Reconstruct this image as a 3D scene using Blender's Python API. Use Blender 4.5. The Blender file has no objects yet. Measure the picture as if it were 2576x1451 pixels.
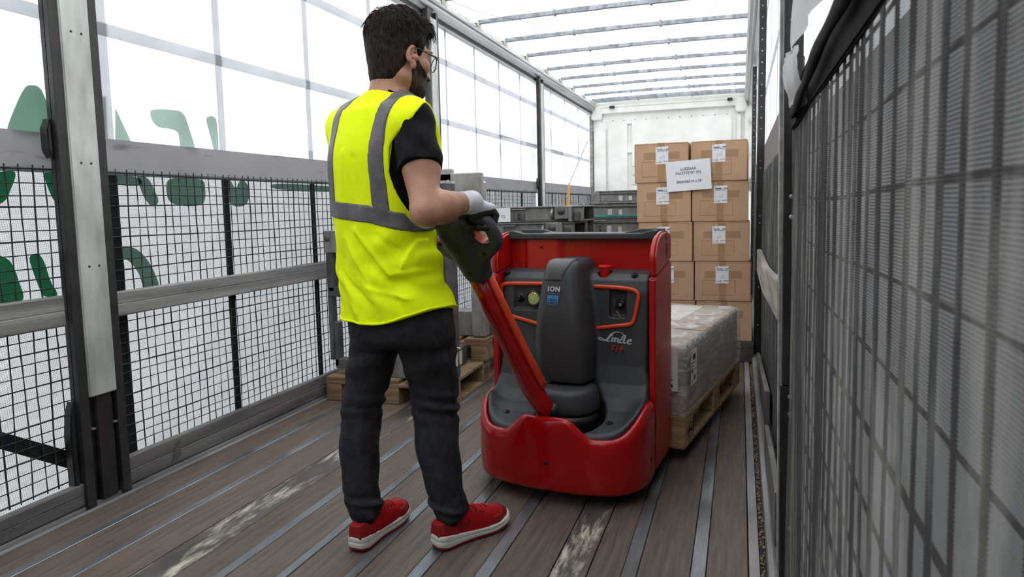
import bpy, bmesh, math, random
import numpy as np
from mathutils import Vector, Matrix, Euler

S = bpy.context.scene
COL = S.collection
PI = math.pi
random.seed(7)
RNG = np.random.default_rng(11)

# ---------------------------------------------------------------- camera
F_PX, CX, CY, CAM_H = 1717.0, 1288.0, 680.0, 1.12
def _axes():
    d = np.array([(1862 - CX) / F_PX, (508 - CY) / F_PX, 1.0]); Y = d / np.linalg.norm(d)
    u = np.array([math.sin(0.009), -math.cos(0.009), 0.0]); Z = u - (u @ Y) * Y; Z /= np.linalg.norm(Z)
    return np.stack([np.cross(Y, Z), Y, Z])
RW = _axes()                      # world = RW @ (right, down, forward)
CAM = np.array([0.0, 0.0, CAM_H])
cam_data = bpy.data.cameras.new('camera')
cam = bpy.data.objects.new('camera', cam_data); COL.objects.link(cam)
M = Matrix.Identity(4)
for i in range(3):
    M[i][0] = RW[i, 0]; M[i][1] = -RW[i, 1]; M[i][2] = -RW[i, 2]
M.translation = Vector(CAM); cam.matrix_world = M
cam_data.sensor_width = 36.0; cam_data.sensor_fit = 'HORIZONTAL'
cam_data.lens = 36.0 * F_PX / 2576.0
cam_data.shift_y = (CY - 725.5) / 2576.0
cam_data.clip_start = 0.02; cam_data.clip_end = 200
cam_data.dof.use_dof = True; cam_data.dof.focus_distance = 2.55; cam_data.dof.aperture_fstop = 9.0
S.camera = cam

# ---------------------------------------------------------------- sky and exposure
world = bpy.data.worlds.new('overcast_sky'); S.world = world; world.use_nodes = True
bg = world.node_tree.nodes['Background']
bg.inputs['Color'].default_value = (0.93, 0.97, 1.0, 1); bg.inputs['Strength'].default_value = 4.0
S.view_settings.view_transform = 'Standard'; S.view_settings.look = 'None'
S.view_settings.exposure = 0.0; S.view_settings.gamma = 1.0; S.view_settings.use_curve_mapping = False
S.cycles.max_bounces = 6; S.cycles.diffuse_bounces = 4; S.cycles.glossy_bounces = 3; S.cycles.use_adaptive_sampling = True; S.cycles.adaptive_threshold = 0.05; S.cycles.adaptive_min_samples = 16
S.cycles.transparent_max_bounces = 16; S.cycles.transmission_bounces = 4
S.cycles.use_denoising = True

# ---------------------------------------------------------------- measuring helpers: a point of the place seen along a ray, at a real depth
def _ray(px, py): return RW @ np.array([(px - CX) / F_PX, (py - CY) / F_PX, 1.0])
def on_x(px, py, x): r = _ray(px, py); return CAM + r * (x / r[0])
def on_y(px, py, y): r = _ray(px, py); return CAM + r * (y / r[1])
def on_z(px, py, z): r = _ray(px, py); return CAM + r * ((z - CAM_H) / r[2])

# ---------------------------------------------------------------- materials
def lin(c):
    c = [v / 255.0 for v in c[:3]]
    return tuple(v / 12.92 if v <= 0.04045 else ((v + 0.055) / 1.055) ** 2.4 for v in c) + (1.0,)
_MATS = {}
class NT:
    def __init__(s, name):
        s.m = bpy.data.materials.new(name); s.m.use_nodes = True; s.t = s.m.node_tree; s.t.nodes.clear()
        s.out = s.n('ShaderNodeOutputMaterial'); s._co = None
    def n(s, typ, **kw):
        nd = s.t.nodes.new(typ)
        for k, v in kw.items():
            if k in nd.inputs.keys() if isinstance(k, str) else False: s.set(nd.inputs[k], v)
            else: setattr(nd, k, v)
        return nd
    def set(s, sock, v):
        if hasattr(v, 'is_linked') or isinstance(v, bpy.types.NodeSocket): s.t.links.new(v, sock)
        else: sock.default_value = v
    def co(s, scale=(1, 1, 1), rot=(0, 0, 0)):
        if s._co is None: s._co = s.n('ShaderNodeTexCoord')
        mp = s.n('ShaderNodeMapping'); s.t.links.new(s._co.outputs['Object'], mp.inputs[0])
        mp.inputs['Scale'].default_value = scale; mp.inputs['Rotation'].default_value = rot
        return mp.outputs[0]
    def noise(s, scale=5, detail=4, rough=0.55, vec=None, dist=0.0):
        nd = s.n('ShaderNodeTexNoise'); nd.inputs['Scale'].default_value = scale; nd.inputs['Detail'].default_value = detail
        nd.inputs['Roughness'].default_value = rough; nd.inputs['Distortion'].default_value = dist
        s.t.links.new(vec if vec is not None else s.co(), nd.inputs['Vector']); return nd.outputs['Fac']
    def ramp(s, fac, stops):
        nd = s.n('ShaderNodeValToRGB'); s.t.links.new(fac, nd.inputs[0]); el = nd.color_ramp.elements
        while len(el) < len(stops): el.new(0.5)
        for e, (p, c) in zip(el, stops):
            e.position = p; e.color = c if len(c) == 4 else tuple(c) + (1,)
        return nd.outputs[0]
    def mixc(s, fac, a, b, mode='MIX'):
        nd = s.n('ShaderNodeMix', data_type='RGBA', blend_type=mode); ins = nd.inputs
        s.set(ins[0], fac); s.set(ins[6], a); s.set(ins[7], b); return nd.outputs[2]
    def math(s, op, a, b=0.0, c=0.0):
        nd = s.n('ShaderNodeMath', operation=op); s.set(nd.inputs[0], a); s.set(nd.inputs[1], b); s.set(nd.inputs[2], c); return nd.outputs[0]
    def bump(s, h, strength=0.3, dist=0.01):
        nd = s.n('ShaderNodeBump'); nd.inputs['Strength'].default_value = strength; nd.inputs['Distance'].default_value = dist
        s.t.links.new(h, nd.inputs['Height']); return nd.outputs[0]
    def pbr(s, color, rough=0.5, metal=0.0, normal=None, **kw):
        b = s.n('ShaderNodeBsdfPrincipled'); s.set(b.inputs['Base Color'], color); s.set(b.inputs['Roughness'], rough); b.inputs['Metallic'].default_value = metal
        if normal is not None: s.t.links.new(normal, b.inputs['Normal'])
        for k, v in kw.items(): s.set(b.inputs[k.replace('_', ' ')], v)
        return b.outputs[0]
    def done(s, shader): s.t.links.new(shader, s.out.inputs[0]); return s.m

def stops2(a, b, lo=0.35, hi=0.65): return [(lo, lin(a)), (hi, lin(b))]
def basic(name, c1, c2=None, rough=0.5, metal=0.0, scale=8, bump=0.0, bscale=60, stretch=(1, 1, 1), spec=0.5, coat=0.0, lo=0.35, hi=0.65, detail=4):
    """procedural principled material: two noise-mixed tones, roughness variation, fine bump"""
    if name in _MATS: return _MATS[name]
    t = NT(name); v = t.co(stretch)
    col = t.ramp(t.noise(scale, detail, vec=v), stops2(c1, c2 if c2 else c1, lo, hi))
    rg = t.math('MULTIPLY_ADD', t.noise(scale * 2.3, 3, vec=v), 0.16, rough - 0.08)
    nm = t.bump(t.noise(bscale, 3, vec=v), bump, 0.004) if bump else None
    kw = {'Specular_IOR_Level': spec}
    if coat: kw['Coat_Weight'] = coat; kw['Coat_Roughness'] = 0.06
    _MATS[name] = t.done(t.pbr(col, rg, metal, nm, **kw)); return _MATS[name]

# ---------------------------------------------------------------- mesh helpers
class MB:
    """collects shapes for ONE mesh object"""
    def __init__(s): s.v = []; s.f = []; s.mi = []; s.cur = 0
    def add(s, vs, fs):
        o = len(s.v); s.v.extend([tuple(map(float, p)) for p in vs]); s.f.extend([tuple(i + o for i in f) for f in fs]); s.mi.extend([s.cur] * len(fs)); return s
    def box(s, a, b, rot=None, piv=None):
        (x0, y0, z0), (x1, y1, z1) = a, b
        vs = [(x0, y0, z0), (x1, y0, z0), (x1, y1, z0), (x0, y1, z0), (x0, y0, z1), (x1, y0, z1), (x1, y1, z1), (x0, y1, z1)]
        if rot is not None:
            c = Vector(piv) if piv is not None else Vector(((x0 + x1) / 2, (y0 + y1) / 2, (z0 + z1) / 2))
            R = Euler(rot).to_matrix(); vs = [tuple(R @ (Vector(v) - c) + c) for v in vs]
        return s.add(vs, [(0, 3, 2, 1), (4, 5, 6, 7), (0, 1, 5, 4), (1, 2, 6, 5), (2, 3, 7, 6), (3, 0, 4, 7)])
    def grid(s, P, cu=False, cv=False, caps=False):
        P = np.asarray(P, float); m, n = P.shape[:2]; fs = []
        for i in range(m if cu else m - 1):
            for j in range(n if cv else n - 1):
                a, b = i, (i + 1) % m; c, d = j, (j + 1) % n
                fs.append((a * n + c, b * n + c, b * n + d, a * n + d))
        if caps and cv: fs.append(tuple(range(n))[::-1] if True else 0); fs.append(tuple((m - 1) * n + j for j in range(n)))
        return s.add(P.reshape(-1, 3), fs)
    def tube(s, path, r, n=8, caps=True, flat=1.0, up=(0, 0, 1)):
        path = np.asarray(path, float); k = len(path); r = np.full(k, r) if np.isscalar(r) else np.asarray(r, float)
        T = np.gradient(path, axis=0); T /= np.linalg.norm(T, axis=1)[:, None] + 1e-12
        ref = np.array(up, float)
        if abs(T[0] @ ref) > 0.95: ref = np.array([1.0, 0, 0])
        rings = []; A = np.cross(T[0], ref); A /= np.linalg.norm(A)
        for i in range(k):
            A = A - (A @ T[i]) * T[i]; A /= np.linalg.norm(A); B = np.cross(T[i], A)
            th = np.arange(n) * 2 * PI / n
            rings.append(path[i] + r[i] * (np.cos(th)[:, None] * A + flat * np.sin(th)[:, None] * B))
        return s.grid(np.array(rings), cv=True, caps=caps)
    def prism(s, poly, d0, d1, fr=None):
        """poly: 2D points in plane (u,v); extruded along w from d0 to d1; fr(u,v,w)->xyz"""
        fr = fr or (lambda u, v, w: (u, v, w)); n = len(poly)
        vs = [fr(u, v, d0) for u, v in poly] + [fr(u, v, d1) for u, v in poly]
        fs = [tuple(range(n))[::-1], tuple(range(n, 2 * n))] + [(i, (i + 1) % n, n + (i + 1) % n, n + i) for i in range(n)]
        return s.add(vs, fs)
    def lathe(s, prof, n=20, c=(0, 0, 0), ax='z'):
        P = []
        for r, h in prof:
            ring = []
            for i in range(n):
                a = 2 * PI * i / n; u, v = r * math.cos(a), r * math.sin(a)
                p = {'z': (u, v, h), 'y': (u, h, v), 'x': (h, u, v)}[ax]; ring.append((p[0] + c[0], p[1] + c[1], p[2] + c[2]))
            P.append(ring)
        return s.grid(P, cv=True, caps=True)
    def build(s, name, mat, parent=None, smooth=False, bevel=0.0, seg=2, loc=None, rot=None, angle=None, fixn=True):
        me = bpy.data.meshes.new(name); me.from_pydata(s.v, [], s.f); 
        bm = bmesh.new(); bm.from_mesh(me); 
        if fixn: bmesh.ops.recalc_face_normals(bm, faces=bm.faces)
        if len(set(s.mi)) > 1:
            for fc, k in zip(bm.faces, s.mi): fc.material_index = k
        if bevel > 0:
            es = [e for e in bm.edges if len(e.link_faces) == 2 and e.calc_face_angle(0) > 0.5]
            bmesh.ops.bevel(bm, geom=es, offset=bevel, segments=seg, affect='EDGES', clamp_overlap=True)
        bm.to_mesh(me); bm.free()
        for m in (mat if isinstance(mat, (list, tuple)) else [mat]): me.materials.append(m)
        if smooth or angle:
            me.shade_smooth()
            if angle: me.set_sharp_from_angle(angle=angle)
        return link(name, me, parent, loc, rot)
def link(name, me, parent=None, loc=None, rot=None):
    o = bpy.data.objects.new(name, me); COL.objects.link(o)
    if parent is not None: o.parent = parent
    if loc is not None: o.location = loc
    if rot is not None: o.rotation_euler = rot
    return o
def tag(o, label=None, cat=None, group=None, kind=None):
    if label: o['label'] = label
    if cat: o['category'] = cat
    if group: o['group'] = group
    if kind: o['kind'] = kind
    return o
def thing(name, label, cat, loc=(0, 0, 0), rz=0.0, group=None):
    o = bpy.data.objects.new(name, None); COL.objects.link(o); o.location = loc; o.rotation_euler = (0, 0, rz); o.empty_display_size = 0.05
    return tag(o, label, cat, group)
def copy_tree(o, parent=None):
    c = o.copy(); COL.objects.link(c)
    if parent is not None: c.parent = parent
    for ch in list(o.children): copy_tree(ch, c)
    return c
def rrect(x0, y0, x1, y1, r, n=5):
    P = []
    for cx_, cy_, a0 in ((x1 - r, y1 - r, 0), (x0 + r, y1 - r, 90), (x0 + r, y0 + r, 180), (x1 - r, y0 + r, 270)):
        for i in range(n + 1):
            a = math.radians(a0 + 90 * i / n); P.append((cx_ + r * math.cos(a), cy_ + r * math.sin(a)))
    return P
def smooth_poly(P, closed=True, n=6):
    """Catmull-Rom through points"""
    P = np.asarray(P, float); k = len(P); out = []
    for i in range(k if closed else k - 1):
        p0, p1, p2, p3 = (P[(i - 1) % k] if closed or i > 0 else P[0]), P[i], P[(i + 1) % k], (P[(i + 2) % k] if closed or i + 2 < k else P[-1])
        for t in np.linspace(0, 1, n, endpoint=False):
            out.append(0.5 * ((2 * p1) + (p2 - p0) * t + (2 * p0 - 5 * p1 + 4 * p2 - p3) * t * t + (3 * p1 - p0 - 3 * p2 + p3) * t ** 3))
    if not closed: out.append(P[-1])
    return np.array(out)
def text_mesh(txt, size, depth=0.0004, align='CENTER', bold=0.0, shear=0.0, spacing=1.0):
    cu = bpy.data.curves.new('lettering', 'FONT'); cu.body = txt; cu.size = size; cu.extrude = depth; cu.align_x = align; cu.align_y = 'CENTER'
    cu.offset = bold; cu.shear = shear; cu.space_character = spacing; cu.resolution_u = 3
    o = bpy.data.objects.new('tmp_text', cu); COL.objects.link(o); dg = bpy.context.evaluated_depsgraph_get()
    me = bpy.data.meshes.new_from_object(o.evaluated_get(dg)); bpy.data.objects.remove(o); bpy.data.curves.remove(cu); return me
def lettering(name, txt, size, mat, parent, mw, **kw):
    """text facing along the matrix' +Z"""
    me = text_mesh(txt, size, **kw); me.materials.append(mat); o = link(name, me, parent); o.matrix_local = mw; return o
def frame_m(o, x, y):
    """matrix with origin o, x axis x, y axis y"""
    x = Vector(x).normalized(); y = Vector(y); y = (y - y.dot(x) * x).normalized(); z = x.cross(y)
    m = Matrix((x, y, z)).transposed().to_4x4(); m.translation = Vector(o); return m
# ================================================================ the trailer
XL, XR = -2.36, 0.10          # faces of the side boards
Y0, Y1 = -1.3, 11.75          # rear end and front wall
TARP_L, TARP_R = -2.47, 0.175

def tarp_mat(name, trans, diff, mix=0.5, stain=None, scale=3.0, grime=None):
    t = NT(name); v = t.co()
    n = t.noise(scale, 5, vec=v)
    c1 = t.ramp(n, [(0.3, tuple(x * 0.9 for x in trans[:3]) + (1,)), (0.6, trans)])
    cd = diff
    if stain:   # scuff marks with a shape of their own
        w = t.noise(6, 6, 0.7, vec=t.co((1, 0.5, 4)))
        sc = t.ramp(w, [(0.60, (1, 1, 1, 1)), (0.72, stain)])
        c1 = t.mixc(1.0, c1, sc, 'MULTIPLY')
    a = t.n('ShaderNodeBsdfDiffuse'); t.set(a.inputs[0], cd)
    b = t.n('ShaderNodeBsdfTranslucent'); t.set(b.inputs[0], c1)
    m = t.n('ShaderNodeMixShader'); m.inputs[0].default_value = mix
    t.t.links.new(a.outputs[0], m.inputs[1]); t.t.links.new(b.outputs[0], m.inputs[2])
    return t.done(m.outputs[0])
M_TARP = tarp_mat('white_tarpaulin', (0.92, 0.94, 0.96, 1), (0.8, 0.8, 0.8, 1), 0.55, stain=(0.86, 0.86, 0.87, 1))
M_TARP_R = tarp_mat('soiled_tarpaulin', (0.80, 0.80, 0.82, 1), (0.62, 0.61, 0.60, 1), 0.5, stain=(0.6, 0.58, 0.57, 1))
M_ROOF = tarp_mat('roof_tarpaulin', (0.95, 0.96, 0.96, 1), (0.8, 0.8, 0.78, 1), 0.55)
M_STRAP = tarp_mat('grey_webbing', (0.76, 0.76, 0.775, 1), (0.50, 0.50, 0.515, 1), 0.88)
M_BAND = tarp_mat('grey_reinforcing_band', (0.52, 0.51, 0.52, 1), (0.40, 0.39, 0.40, 1), 0.70, stain=(0.45, 0.45, 0.45, 1))
M_STRAPD = tarp_mat('dark_webbing', (0.10, 0.11, 0.12, 1), (0.08, 0.08, 0.09, 1), 0.4)
M_PRINTP = tarp_mat('pale_green_print', (0.58, 0.66, 0.62, 1), (0.45, 0.52, 0.48, 1), 0.85)
M_PRINTS = tarp_mat('strong_green_print', (0.12, 0.40, 0.25, 1), (0.08, 0.28, 0.17, 1), 0.85)
M_PRINT = tarp_mat('green_print', (0.38, 0.50, 0.43, 1), (0.22, 0.32, 0.26, 1), 0.85)
M_PRINTG = tarp_mat('grey_print', (0.95, 0.95, 0.95, 1), (0.7, 0.7, 0.7, 1), 0.9)
M_BLACK = basic('black_painted_steel', (26, 26, 27), (44, 42, 41), 0.45, 0.0, 14, 0.15, 120)
M_ALU = basic('weathered_aluminium', (118, 116, 115), (160, 158, 156), 0.5, 0.15, 5, 0.25, 60, (1, 0.35, 4))
M_ALUD = basic('dirty_aluminium', (92, 90, 89), (126, 124, 122), 0.55, 0.15, 5, 0.25, 60, (1, 0.35, 4))
M_ALU_L = basic('light_aluminium_rail', (150, 150, 152), (190, 189, 188), 0.38, 0.5, 6, 0.1, 60, (1, 0.1, 4))
M_RAIL_D = basic('dark_rail_groove', (40, 40, 41), (62, 61, 60), 0.6, 0.2, 8)
M_GALV = basic('galvanised_steel', (120, 124, 130), (168, 172, 178), 0.4, 0.6, 18, 0.15, 80)
M_POSTW = basic('worn_white_post_panel', (158, 162, 156), (206, 209, 203), 0.42, 0.1, 5, 0.15, 40, (1, 1.5, 0.5))
M_FRONT = basic('cream_white_wall_paint', (228, 227, 220), (244, 243, 238), 0.5, 0.0, 2.5, 0.05, 20)
M_FRONT_S = basic('shadowed_wall_groove_paint', (214, 212, 204), (230, 228, 221), 0.5, 0.0, 2.5)
M_DARK = basic('dark_grime', (30, 28, 27), (52, 47, 43), 0.8, 0.0, 12, 0.4, 50)
M_RUST = basic('rusty_grit', (40, 33, 28), (112, 92, 72), 0.85, 0.0, 40, 0.8, 120, lo=0.5, hi=0.75)

# fine screen of the safety net: threads and holes on a 5 mm pitch
def net_mat(name, col, pitch, w, col2=None):
    t = NT(name); sep = t.n('ShaderNodeSeparateXYZ'); t.t.links.new(t.co(), sep.inputs[0])
    def thr(sock): return t.math('LESS_THAN', t.math('FRACT', t.math('DIVIDE', sock, pitch)), w)
    f = t.math('MAXIMUM', thr(sep.outputs[1]), thr(sep.outputs[2]))
    d = t.n('ShaderNodeBsdfDiffuse')
    c = t.ramp(t.noise(4.5, 8, 0.72, vec=t.co((1, 3.2, 0.55))), [(0.45, lin(col)), (0.72, lin(col2 or col))]); t.set(d.inputs[0], c)
    tr = t.n('ShaderNodeBsdfTransparent'); m = t.n('ShaderNodeMixShader'); t.t.links.new(f, m.inputs[0])
    t.t.links.new(tr.outputs[0], m.inputs[1]); t.t.links.new(d.outputs[0], m.inputs[2]); return t.done(m.outputs[0])
M_NET = net_mat('black_net_screen', (42, 45, 47), 0.0036, 0.25)
M_NETR = net_mat('dusty_net_screen', (78, 77, 76), 0.0030, 0.46, (160, 156, 149))
M_CORD = basic('black_net_cord', (26, 30, 30), (52, 58, 56), 0.8, 0, 30)
M_CORDR = basic('dusty_net_cord', (22, 22, 23), (48, 47, 46), 0.8, 0, 20)

# ---------------------------------------------------------------- floor
def wood_mat(name, c1, c2, worn=False):
    t = NT(name); v = t.co((9, 0.55, 3))
    oi = t.n('ShaderNodeObjectInfo')
    g = t.noise(7, 6, 0.65, vec=v, dist=0.4); big = t.noise(1.1, 3, vec=t.co((1, 0.5, 1)))
    col = t.ramp(g, [(0.3, lin(c1)), (0.68, lin(c2))])
    sh = t.math('MULTIPLY_ADD', oi.outputs['Random'], 0.24, 0.86)
    col = t.mixc(1.0, col, t.ramp(big, [(0.3, (0.72, 0.72, 0.72, 1)), (0.7, (1.08, 1.06, 1.04, 1))]), 'MULTIPLY')
    cb = t.n('ShaderNodeCombineColor'); [t.t.links.new(sh, cb.inputs[k]) for k in range(3)]
    col = t.mixc(1.0, col, cb.outputs[0], 'MULTIPLY')
    if worn:   # chalky paint rubbed along the plank
        w = t.noise(3.2, 7, 0.72, vec=t.co((2.2, 0.55, 1))); m = t.ramp(w, [(0.48, (0, 0, 0, 1)), (0.60, (1, 1, 1, 1))])
        w2 = t.noise(60, 3, vec=t.co((1, 0.2, 1))); m2 = t.ramp(w2, [(0.36, (0, 0, 0, 1)), (0.56, (1, 1, 1, 1))])
        dk = t.ramp(t.noise(2.1, 4, vec=t.co((1.5, 0.6, 1))), [(0.38, lin((58, 56, 55))), (0.55, lin((92, 84, 77)))])
        col = t.mixc(t.math('MULTIPLY', m, m2), dk, lin((196, 186, 170)))
    sp = t.ramp(t.noise(46, 2, vec=t.co((1, 0.6, 1))), [(0.70, (0, 0, 0, 1)), (0.76, (1, 1, 1, 1))])
    col = t.mixc(t.math('MULTIPLY', sp, 0.55), col, lin((38, 33, 30)))
    rg = t.ramp(big, [(0.3, (0.58,) * 3 + (1,)), (0.7, (0.40,) * 3 + (1,))])
    return t.done(t.pbr(col, rg, 0, t.bump(g, 0.18, 0.004)))
M_PLANK = wood_mat('brown_floor_plank', (80, 70, 63), (118, 104, 93))
M_PLANKW = wood_mat('paint_worn_floor_plank', (80, 70, 63), (118, 104, 93), True)
def strip_mat():
    t = NT('scuffed_steel_strip'); v = t.co((3, 0.5, 1)); n = t.noise(6, 6, 0.7, vec=v); n2 = t.noise(1.7, 3, vec=t.co((1, 0.9, 1)))
    col = t.ramp(n, [(0.3, lin((116, 121, 126))), (0.66, lin((176, 182, 188)))])
    col = t.mixc(t.ramp(n2, [(0.42, (0, 0, 0, 1)), (0.60, (1, 1, 1, 1))]), col, lin((112, 110, 108)))
    return t.done(t.pbr(col, t.math('MULTIPLY_ADD', n, 0.25, 0.26), 0.75, t.bump(n, 0.15, 0.003)))
M_STRIP = strip_mat()

b = MB(); b.box((XL - 0.2, Y0, -0.16), (XR + 0.15, Y1 + 0.1, -0.035)); floor = tag(b.build('floor', M_DARK), kind='structure')
strips = [(-2.175, 0.034), (-1.985, 0.034), (-1.525, 0.036), (-1.335, 0.034), (-1.130, 0.036), (-0.938, 0.044), (-0.738, 0.046), (-0.312, 0.044), (-0.112, 0.044)]
edges = [(-2.325, 0)] + strips + [(0.034, 0)]
seams = [-1.80, -1.665, -0.545, -0.435]                          # extra plank joints without a strip
ya, yb = Y0 + 0.02, Y1 - 0.02
for x, w in strips:
    bb = MB(); bb.box((-w / 2, ya, -0.03), (w / 2, yb, 0.0008)); bb.build('steel_strip', M_STRIP, floor, bevel=0.002, seg=1, loc=(x, 0, 0))
for (x0, w0), (x1, w1) in zip(edges[:-1], edges[1:]):
    cuts = [x0 + w0 / 2] + [s for s in seams if x0 < s < x1] + [x1 - w1 / 2]
    for c0, c1 in zip(cuts[:-1], cuts[1:]):
        wd = c1 - c0; mid = (c0 + c1) / 2
        bb = MB(); bb.box((-wd / 2 + 0.0018, ya, -0.03), (wd / 2 - 0.0018, yb, random.uniform(-0.0015, 0)))
        bb.build('plank', M_PLANKW if (-1.80 < mid < -1.66 or -0.545 < mid < -0.43) else M_PLANK, floor, bevel=0.0015, seg=1, loc=(mid, 0, 0))

# floor edge profiles along both sides
def extrude_y(mb, prof, y0, y1): return mb.prism(prof, y0, y1, lambda u, v, w: (u, w, v))
b = MB(); extrude_y(b, [(-2.325, -0.03), (-2.325, 0.004), (-2.345, 0.006), (-2.348, -0.006), (-2.362, -0.006), (-2.364, 0.012), (-2.385, 0.014), (-2.50, 0.0), (-2.50, -0.03)], ya, yb)
edge_l = tag(b.build('trim_1', M_ALU), kind='structure')
b = MB(); extrude_y(b, [(-2.347, -0.02), (-2.347, -0.002), (-2.3635, -0.001), (-2.3635, -0.02)], ya, yb); b.build('grit_channel', M_RUST, edge_l)
b = MB(); extrude_y(b, [(0.036, -0.03), (0.036, 0.001), (0.066, 0.003), (0.068, -0.016), (0.088, -0.016), (0.09, 0.04), (0.105, 0.04), (0.19, 0.0), (0.19, -0.03)], ya, yb)
edge_r = tag(b.build('trim_2', M_ALU), kind='structure')
b = MB(); extrude_y(b, [(0.0685, -0.02), (0.0685, -0.010), (0.0875, -0.008), (0.0875, -0.02)], ya, yb); b.build('grit_channel', M_RUST, edge_r)
b = MB()
for i in range(420):   # grit lying in the channel
    y = random.uniform(1.6, 5.0); r = random.uniform(0.0022, 0.0058); c = (random.uniform(0.071, 0.085), y, -0.008 + r * 0.6)
    b.add([(c[0] + r, c[1], c[2]), (c[0] - r, c[1], c[2]), (c[0], c[1] + r * 1.5, c[2]), (c[0], c[1] - r * 1.5, c[2]), (c[0], c[1], c[2] + r), (c[0], c[1], c[2] - r)],
          [(0, 2, 4), (2, 1, 4), (1, 3, 4), (3, 0, 4), (2, 0, 5), (1, 2, 5), (3, 1, 5), (0, 3, 5)])
tag(b.build('grit', basic('pale_grit', (96, 80, 64), (160, 140, 116), 0.85, 0, 60), edge_r), kind='stuff')

# ---------------------------------------------------------------- left curtain
def curtain(name, x, y0, y1, z0, z1, mat, amp=0.006, nz=26):
    ny = int((y1 - y0) / 0.12) + 2; ys = np.linspace(y0, y1, ny); zs = np.linspace(z0, z1, nz)
    Yg, Zg = np.meshgrid(ys, zs, indexing='ij')
    Xg = x + amp * (np.sin(Yg * 3.1 + 1.3 * np.sin(Zg * 2)) * 0.6 + 0.4 * np.sin(Zg * 5.2 + Yg * 1.7))
    b = MB(); b.grid(np.stack([Xg, Yg, Zg], -1)); o = b.build(name, mat, smooth=True); return tag(o, kind='structure')
wall_left = curtain('wall_left', TARP_L, Y0, Y1 + 0.05, -0.12, 2.80, M_TARP)
vst = [1.45, 2.165, 2.825, 3.565, 4.32, 5.02, 5.63, 6.32, 7.03, 7.76, 8.46, 9.14, 9.92, 10.8, 11.5, 0.7, 0.0, -0.7]
for i, y in enumerate(vst):
    w = (0.058, 0.042)[y > 2.5] if y < 5 else 0.03
    b = MB(); b.box((-0.0012, -w / 2, 1.43), (0.0012, w / 2, 2.78)); b.build('vertical_strap', M_STRAP, wall_left, loc=(TARP_L + 0.014, y, 0))
    b = MB(); b.box((-0.0012, -w * 0.55, 0.0), (0.0012, w * 0.55, 1.29)); b.build('vertical_strap', M_STRAPD, wall_left, loc=(TARP_L + 0.012, y, 0))
for z, h in ((1.872, 0.052), (2.385, 0.056)):
    b = MB(); b.box((-0.0012, Y0, -h / 2), (0.0012, Y1, h / 2)); b.build('horizontal_strap', M_STRAP, wall_left, loc=(TARP_L + 0.018, 0, z))
b = MB(); b.box((-0.002, Y0, 1.285), (0.002, Y1, 1.432)); b.build('reinforcing_band', M_BAND, wall_left, loc=(TARP_L + 0.024, 0, 0))
b = MB(); b.box((-0.001, Y0, 2.60), (0.001, Y1, 2.78)); b.build('top_hem', M_PRINTG, wall_left, loc=(TARP_L + 0.011, 0, 0))
# lettering printed on the far side of the curtain shows through mirrored
def print_shape(px, mat, x, smooth=True, name='printed_letter'):
    P = [on_x(u, v, x)[1:] for u, v in px]; P = smooth_poly(P, True, 5) if smooth else np.array(P)
    b = MB(); b.prism([tuple(p) for p in P], 0, 0.0012, lambda u, v, w: (w + x, u, v)); b.build(name, mat, wall_left)
xp = TARP_L + 0.0085
for sh in ([(18, 330), (40, 265), (62, 222), (80, 214), (100, 222), (116, 255), (130, 310), (132, 335), (90, 345), (50, 340)],
           [(378, 285), (388, 275), (440, 277), (462, 288), (476, 325), (490, 376), (470, 378), (454, 368), (448, 335), (428, 324), (400, 320), (384, 304)],
           [(519, 302), (526, 293), (538, 294), (545, 310), (549, 378), (538, 376), (530, 345)]):
    print_shape(sh, M_PRINT if sh[0][0] < 100 else M_PRINTP, xp)
print_shape([(250, 243), (263, 243), (268, 352), (254, 350)], M_PRINTP, xp, False)
print_shape([(290, 272), (330, 358), (290, 352)], M_PRINTP, xp, False)
print_shape([(680, 366), (838, 388), (838, 405), (680, 390)], M_PRINTG, xp, False)
for sh in ([(0, 432), (38, 434), (26, 478), (8, 508), (-30, 515), (-30, 440)], [(112, 436), (152, 438), (156, 512), (144, 512), (128, 490)],
           [(-20, 650), (12, 648), (32, 668), (46, 705), (58, 752), (20, 762), (-20, 762)], [(74, 652), (82, 640), (98, 640), (112, 662), (126, 705), (144, 742), (112, 745), (98, 722), (84, 685)],
           [(296, 440), (348, 448), (352, 466), (300, 464)], [(345, 440), (372, 450), (390, 482), (398, 506), (388, 518), (374, 512), (358, 486)],
           [(428, 450), (505, 452), (516, 480), (510, 512), (470, 518), (432, 510), (420, 488)], [(575, 450), (592, 472), (606, 452), (622, 464), (627, 488), (620, 512), (600, 520), (580, 512), (570, 488)],
           [(276, 646), (292, 626), (315, 619), (345, 628), (372, 656), (390, 690), (398, 722), (364, 724), (350, 690), (332, 664), (312, 650), (292, 654), (278, 668)],
           [(700, 462), (838, 470), (838, 482), (700, 476)]):
    print_shape(sh, M_PRINTS if sh[0][0] < 160 else M_PRINT, xp)
for sh in ([(1258, 284), (1300, 286), (1304, 350), (1252, 346)], [(1252, 360), (1270, 362), (1284, 440), (1266, 442)], [(1318, 300), (1352, 306), (1356, 372), (1322, 366)],
           [(1335, 380), (1356, 384), (1356, 420), (1338, 416)], [(1425, 345), (1470, 356), (1468, 392), (1430, 385)], [(1380, 325), (1410, 330), (1420, 430), (1395, 420)]):
    print_shape(sh, M_PRINTG, xp, False)

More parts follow.
